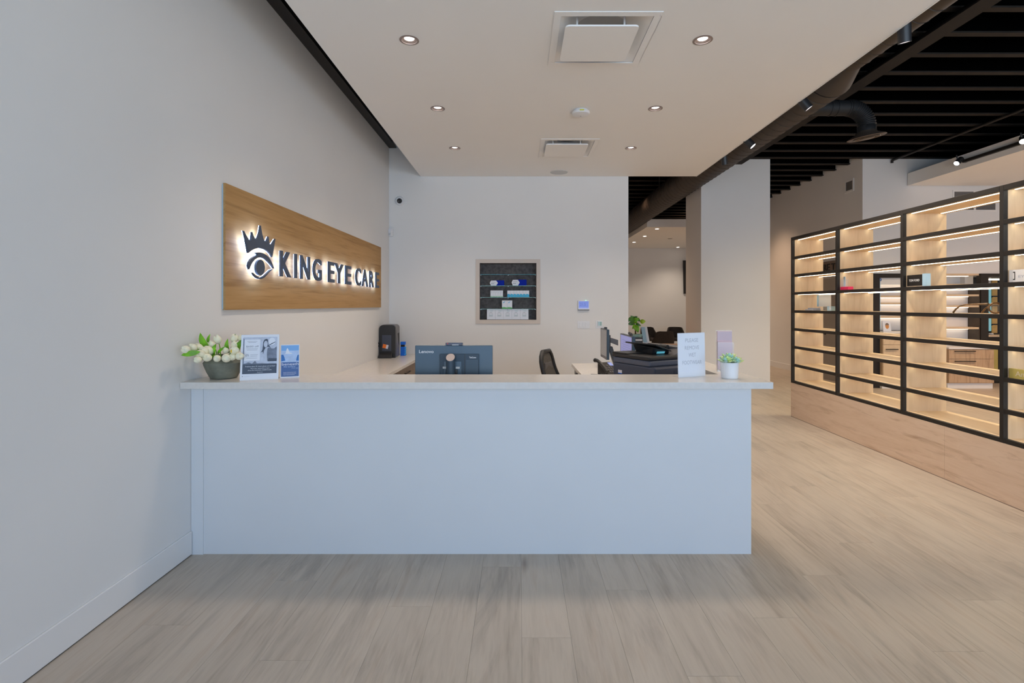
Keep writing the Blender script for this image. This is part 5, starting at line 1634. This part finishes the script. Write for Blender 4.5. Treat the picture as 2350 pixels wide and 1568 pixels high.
def back_outline(w0, w1, h0, h1, x0, x1, th):
    rows = []
    for i in range(9):
        u = i / 8
        z = h0 + (h1 - h0) * u
        wv = (w0 + (w1 - w0) * u) * (1 - 0.35 * max(0, (u - 0.75) / 0.25) ** 2)
        x = x0 + (x1 - x0) * u - 0.03 * math.sin(math.pi * u)
        rows.append((x, wv, z))
    return rows


rows = back_outline(0.22, 0.17, 0.55, 0.99, -0.09, -0.235, 0)
fm = MB()
lf_, rt_ = [], []
ring = [(x, -wv, z) for x, wv, z in rows] + [(x, wv, z) for x, wv, z in reversed(rows)]
ring.append(ring[0])
fm.tube(ring, 0.028, 8)
part('back_frame', fm, 'darkplastic', t, smooth=60)
mm = MB()
mm.grid([[(x + 0.012 * (1 - abs(s)), wv * s, z) for s in (-1, -0.5, 0, 0.5, 1)] for x, wv, z in rows])
part('back_mesh', mm, 'mesh', t, smooth=60)
part('lumbar_shell', MB().hull8([(-0.22, -0.13, 0.60), (-0.17, -0.15, 0.60), (-0.17, 0.15, 0.60), (-0.22, 0.13, 0.60)], [(-0.235, -0.10, 0.86), (-0.20, -0.12, 0.86), (-0.20, 0.12, 0.86), (-0.235, 0.10, 0.86)]), 'greyplastic', t, bevel=0.01)
part('back_bar', MB().tube([(-0.20, 0, 0.62), (-0.20, 0, 0.45), (-0.05, 0, 0.43)], 0.025, 10), 'darkplastic', t, smooth=60)
for s in (-1, 1):
    part('armrest', MB().tube([(0.06, s * 0.28, 0.685), (0.12, s * 0.28, 0.695), (0.22, s * 0.28, 0.695), (0.27, s * 0.28, 0.68)], [0.018, 0.026, 0.026, 0.018], 10)
         .tube([(0.13, s * 0.28, 0.675), (0.11, s * 0.27, 0.55), (0.08, s * 0.20, 0.44)], 0.016, 8), 'darkplastic', t, smooth=60)
part('gas_column', MB().cyl((0.06, 0, 0.10), (0.06, 0, 0.44), 0.028, 14), 'darkplastic', t)
for k in range(5):
    a = 2 * math.pi * k / 5 + 0.3
    e = Vector((0.06 + 0.30 * math.cos(a), 0.30 * math.sin(a), 0.075))
    lg = part('leg', MB().tube([(0.06, 0, 0.11), e], [0.026, 0.016], 10), 'darkplastic', t, smooth=60)
    part('caster', MB().cyl((e.x - 0.012, e.y, 0.03), (e.x + 0.012, e.y, 0.03), 0.03, 14), 'darkplastic', lg)

# ================================================================== WAITING AREA
t = thing('side_table', 'orange oak table between the reception and the pillar', 'table', (2.68, 10.1, 0))
part('top', box(-0.68, 0.68, -0.42, 0.42, 0.72, 0.76), 'tablewood', t, bevel=0.003)
for sx in (-1, 1):
    for sy in (-1, 1):
        part('leg', box(sx * 0.62 - 0.025, sx * 0.62 + 0.025, sy * 0.36 - 0.025, sy * 0.36 + 0.025, 0, 0.72), 'black', t)

PB = Vector((2.245, 9.95, 0.76))
t = thing('potted_plant', 'leafy green plant in a pale teal pot on the oak table', 'plant', PB)
part('pot', MB().lathe([(0.0001, 0), (0.075, 0), (0.10, 0.05), (0.128, 0.225), (0.12, 0.23), (0.112, 0.20), (0.0001, 0.20)], 28), 'teal', t, smooth=40)
part('soil', MB().lathe([(0.0001, 0.195), (0.114, 0.195), (0.114, 0.205), (0.0001, 0.21)], 20), 'soil', t)


def q8(zx, zy, dd=9.95):
    return P(1400 + zx / 8.71, 700 + zy / 8.71, dd) - PB


part('trunk', MB().tube([q8(510, 610), q8(508, 520), q8(500, 420), q8(470, 330)], [0.016, 0.014, 0.011, 0.008], 8), 'stem', t, smooth=60)
for (a, b_, wd, mt, dd) in (((500, 350), (345, 385), .085, 'leafdark', 9.9), ((490, 310), (370, 300), .09, 'leafdark', 9.88), ((480, 300), (410, 215), .085, 'leafdark', 9.95), ((470, 290), (545, 225), .09, 'leafdark', 10.0),
                            ((470, 320), (590, 262), .075, 'leaf', 9.92), ((560, 300), (610, 320), .05, 'leafdark', 9.96), ((600, 335), (712, 325), .088, 'lime', 9.9), ((505, 400), (440, 480), .07, 'leaf', 9.86),
                            ((505, 400), (500, 520), .075, 'leaf', 9.84), ((515, 400), (560, 560), .085, 'leaf', 9.85), ((510, 380), (620, 420), .06, 'leafdark', 9.9), ((500, 370), (520, 300), .06, 'leaf', 9.86),
                            ((430, 250), (340, 340), .07, 'leafdark', 9.84)):
    part('leaf', leaf_mb(q8(*a, dd), q8(*b_, dd - 0.03), wd, bend=0.02, fold=0.2), mt, t, smooth=60)
for (a, b_) in (((490, 360), (605, 335)), ((495, 380), (470, 320))):
    part('leaf_stalk', MB().tube([q8(*a), q8(*b_)], 0.005, 6), 'stem', t)
t = thing('counter_box', 'small black box with a white label below the plant', 'box', (2.26, 9.78, 0.76))
part('body', box(-0.075, 0.075, -0.05, 0.05, 0, 0.175), 'darkplastic', t, bevel=0.004)
part('label_patch', box(-0.062, 0.064, -0.0515, -0.05, 0.115, 0.142), 'paper', t)
t = thing('leaflet_rack', 'leaning pale blue leaflet rack on the oak table beside the plant', 'rack', (2.43, 9.86, 0.76), (0, 0, math.radians(-22)))
part('rack_back', MB().hull8([(-0.04, 0.0, 0), (0.075, 0.0, 0), (0.075, 0.02, 0), (-0.04, 0.02, 0)], [(-0.115, 0.10, 0.37), (0.0, 0.10, 0.37), (0.0, 0.12, 0.37), (-0.115, 0.12, 0.37)]), 'paper', t)
part('leaflet', MB().hull8([(-0.055, -0.01, 0.08), (0.02, -0.01, 0.08), (0.02, 0.0, 0.08), (-0.055, 0.0, 0.08)], [(-0.108, 0.088, 0.36), (-0.04, 0.088, 0.36), (-0.04, 0.098, 0.36), (-0.108, 0.098, 0.36)]), 'lightblue', t)


def tub_chair(label, loc, rotz, first=None):
    if first is not None:
        return dup(first, loc, label, rotz)
    t = thing('tub_chair', label, 'chair', loc, (0, 0, rotz), group='charcoal tub chairs in the waiting area')
    part('seat', box(-0.24, 0.24, -0.24, 0.22, 0.36, 0.46), 'fabric', t, bevel=0.04)
    # curved shell: back (at +y) wrapping round to the arms
    rin, rout = [], []
    N = 22
    for i in range(7):
        u = i / 6
        ra, rb = [], []
        for k in range(N + 1):
            a = math.radians(-65 + 310 * k / N)      # from right arm round the back to left arm
            back = max(0.0, math.sin(a))
            e_ = max(0.0, min(1.0, (math.sin(a) - 0.10) / 0.55))
            top = 0.56 + 0.25 * e_ * e_ * (3 - 2 * e_)
            z = 0.38 + (top - 0.38) * u
            fl = 1.0 + 0.10 * u
            sh = 1 - 0.22 * u ** 3 * back
            ra.append((0.245 * fl * math.cos(a) * sh, 0.255 * fl * math.sin(a), z))
            rb.append((0.29 * fl * math.cos(a) * sh, 0.30 * fl * math.sin(a), z))
        rin.append(ra)
        rout.append(rb)
    mb = MB()
    mb.grid(rin)
    mb.grid(rout)
    mb.grid([rin[-1], rout[-1]])
    mb.grid([rin[0], rout[0]])
    mb.grid([[r[0] for r in rin], [r[0] for r in rout]])
    mb.grid([[r[-1] for r in rin], [r[-1] for r in rout]])
    part('backrest', mb, 'fabric', t, smooth=50)
    for sx in (-1, 1):
        for sy in (-1, 1):
            part('leg', MB().tube([(sx * 0.18, sy * 0.18, 0.37), (sx * 0.23, sy * 0.23, 0)], [0.016, 0.011], 8), 'black', t)
    return t


c0 = tub_chair('charcoal tub chair nearest the plant in the waiting area', ((1491 - 1192) * 17.1 / F, 17.1, 0), 0.25)
tub_chair('charcoal tub chair nearer the camera with its back to the reception', ((1522 - 1192) * 14.7 / F, 14.7, 0), math.pi, c0)
tub_chair('charcoal tub chair nearest the pillar in the waiting area', ((1551 - 1192) * 17.1 / F, 17.1, 0), -0.15, c0)
t = thing('wall_screen', 'black wall screen half hidden behind the white pillar', 'screen', (6.30, 18.3, 1.95), (0, 0, 0))
part('panel', MB().hull8([(-0.47, -0.06, 0), (0.1, -0.06, 0), (0.1, -0.02, 0), (-0.47, -0.02, 0)], [(-0.50, -0.10, 1.18), (0.1, -0.10, 1.18), (0.1, -0.06, 1.18), (-0.50, -0.06, 1.18)]), 'black', t)
part('bracket', box(-0.2, 0.0, -0.06, 0, 0.4, 0.8), 'darkplastic', t)
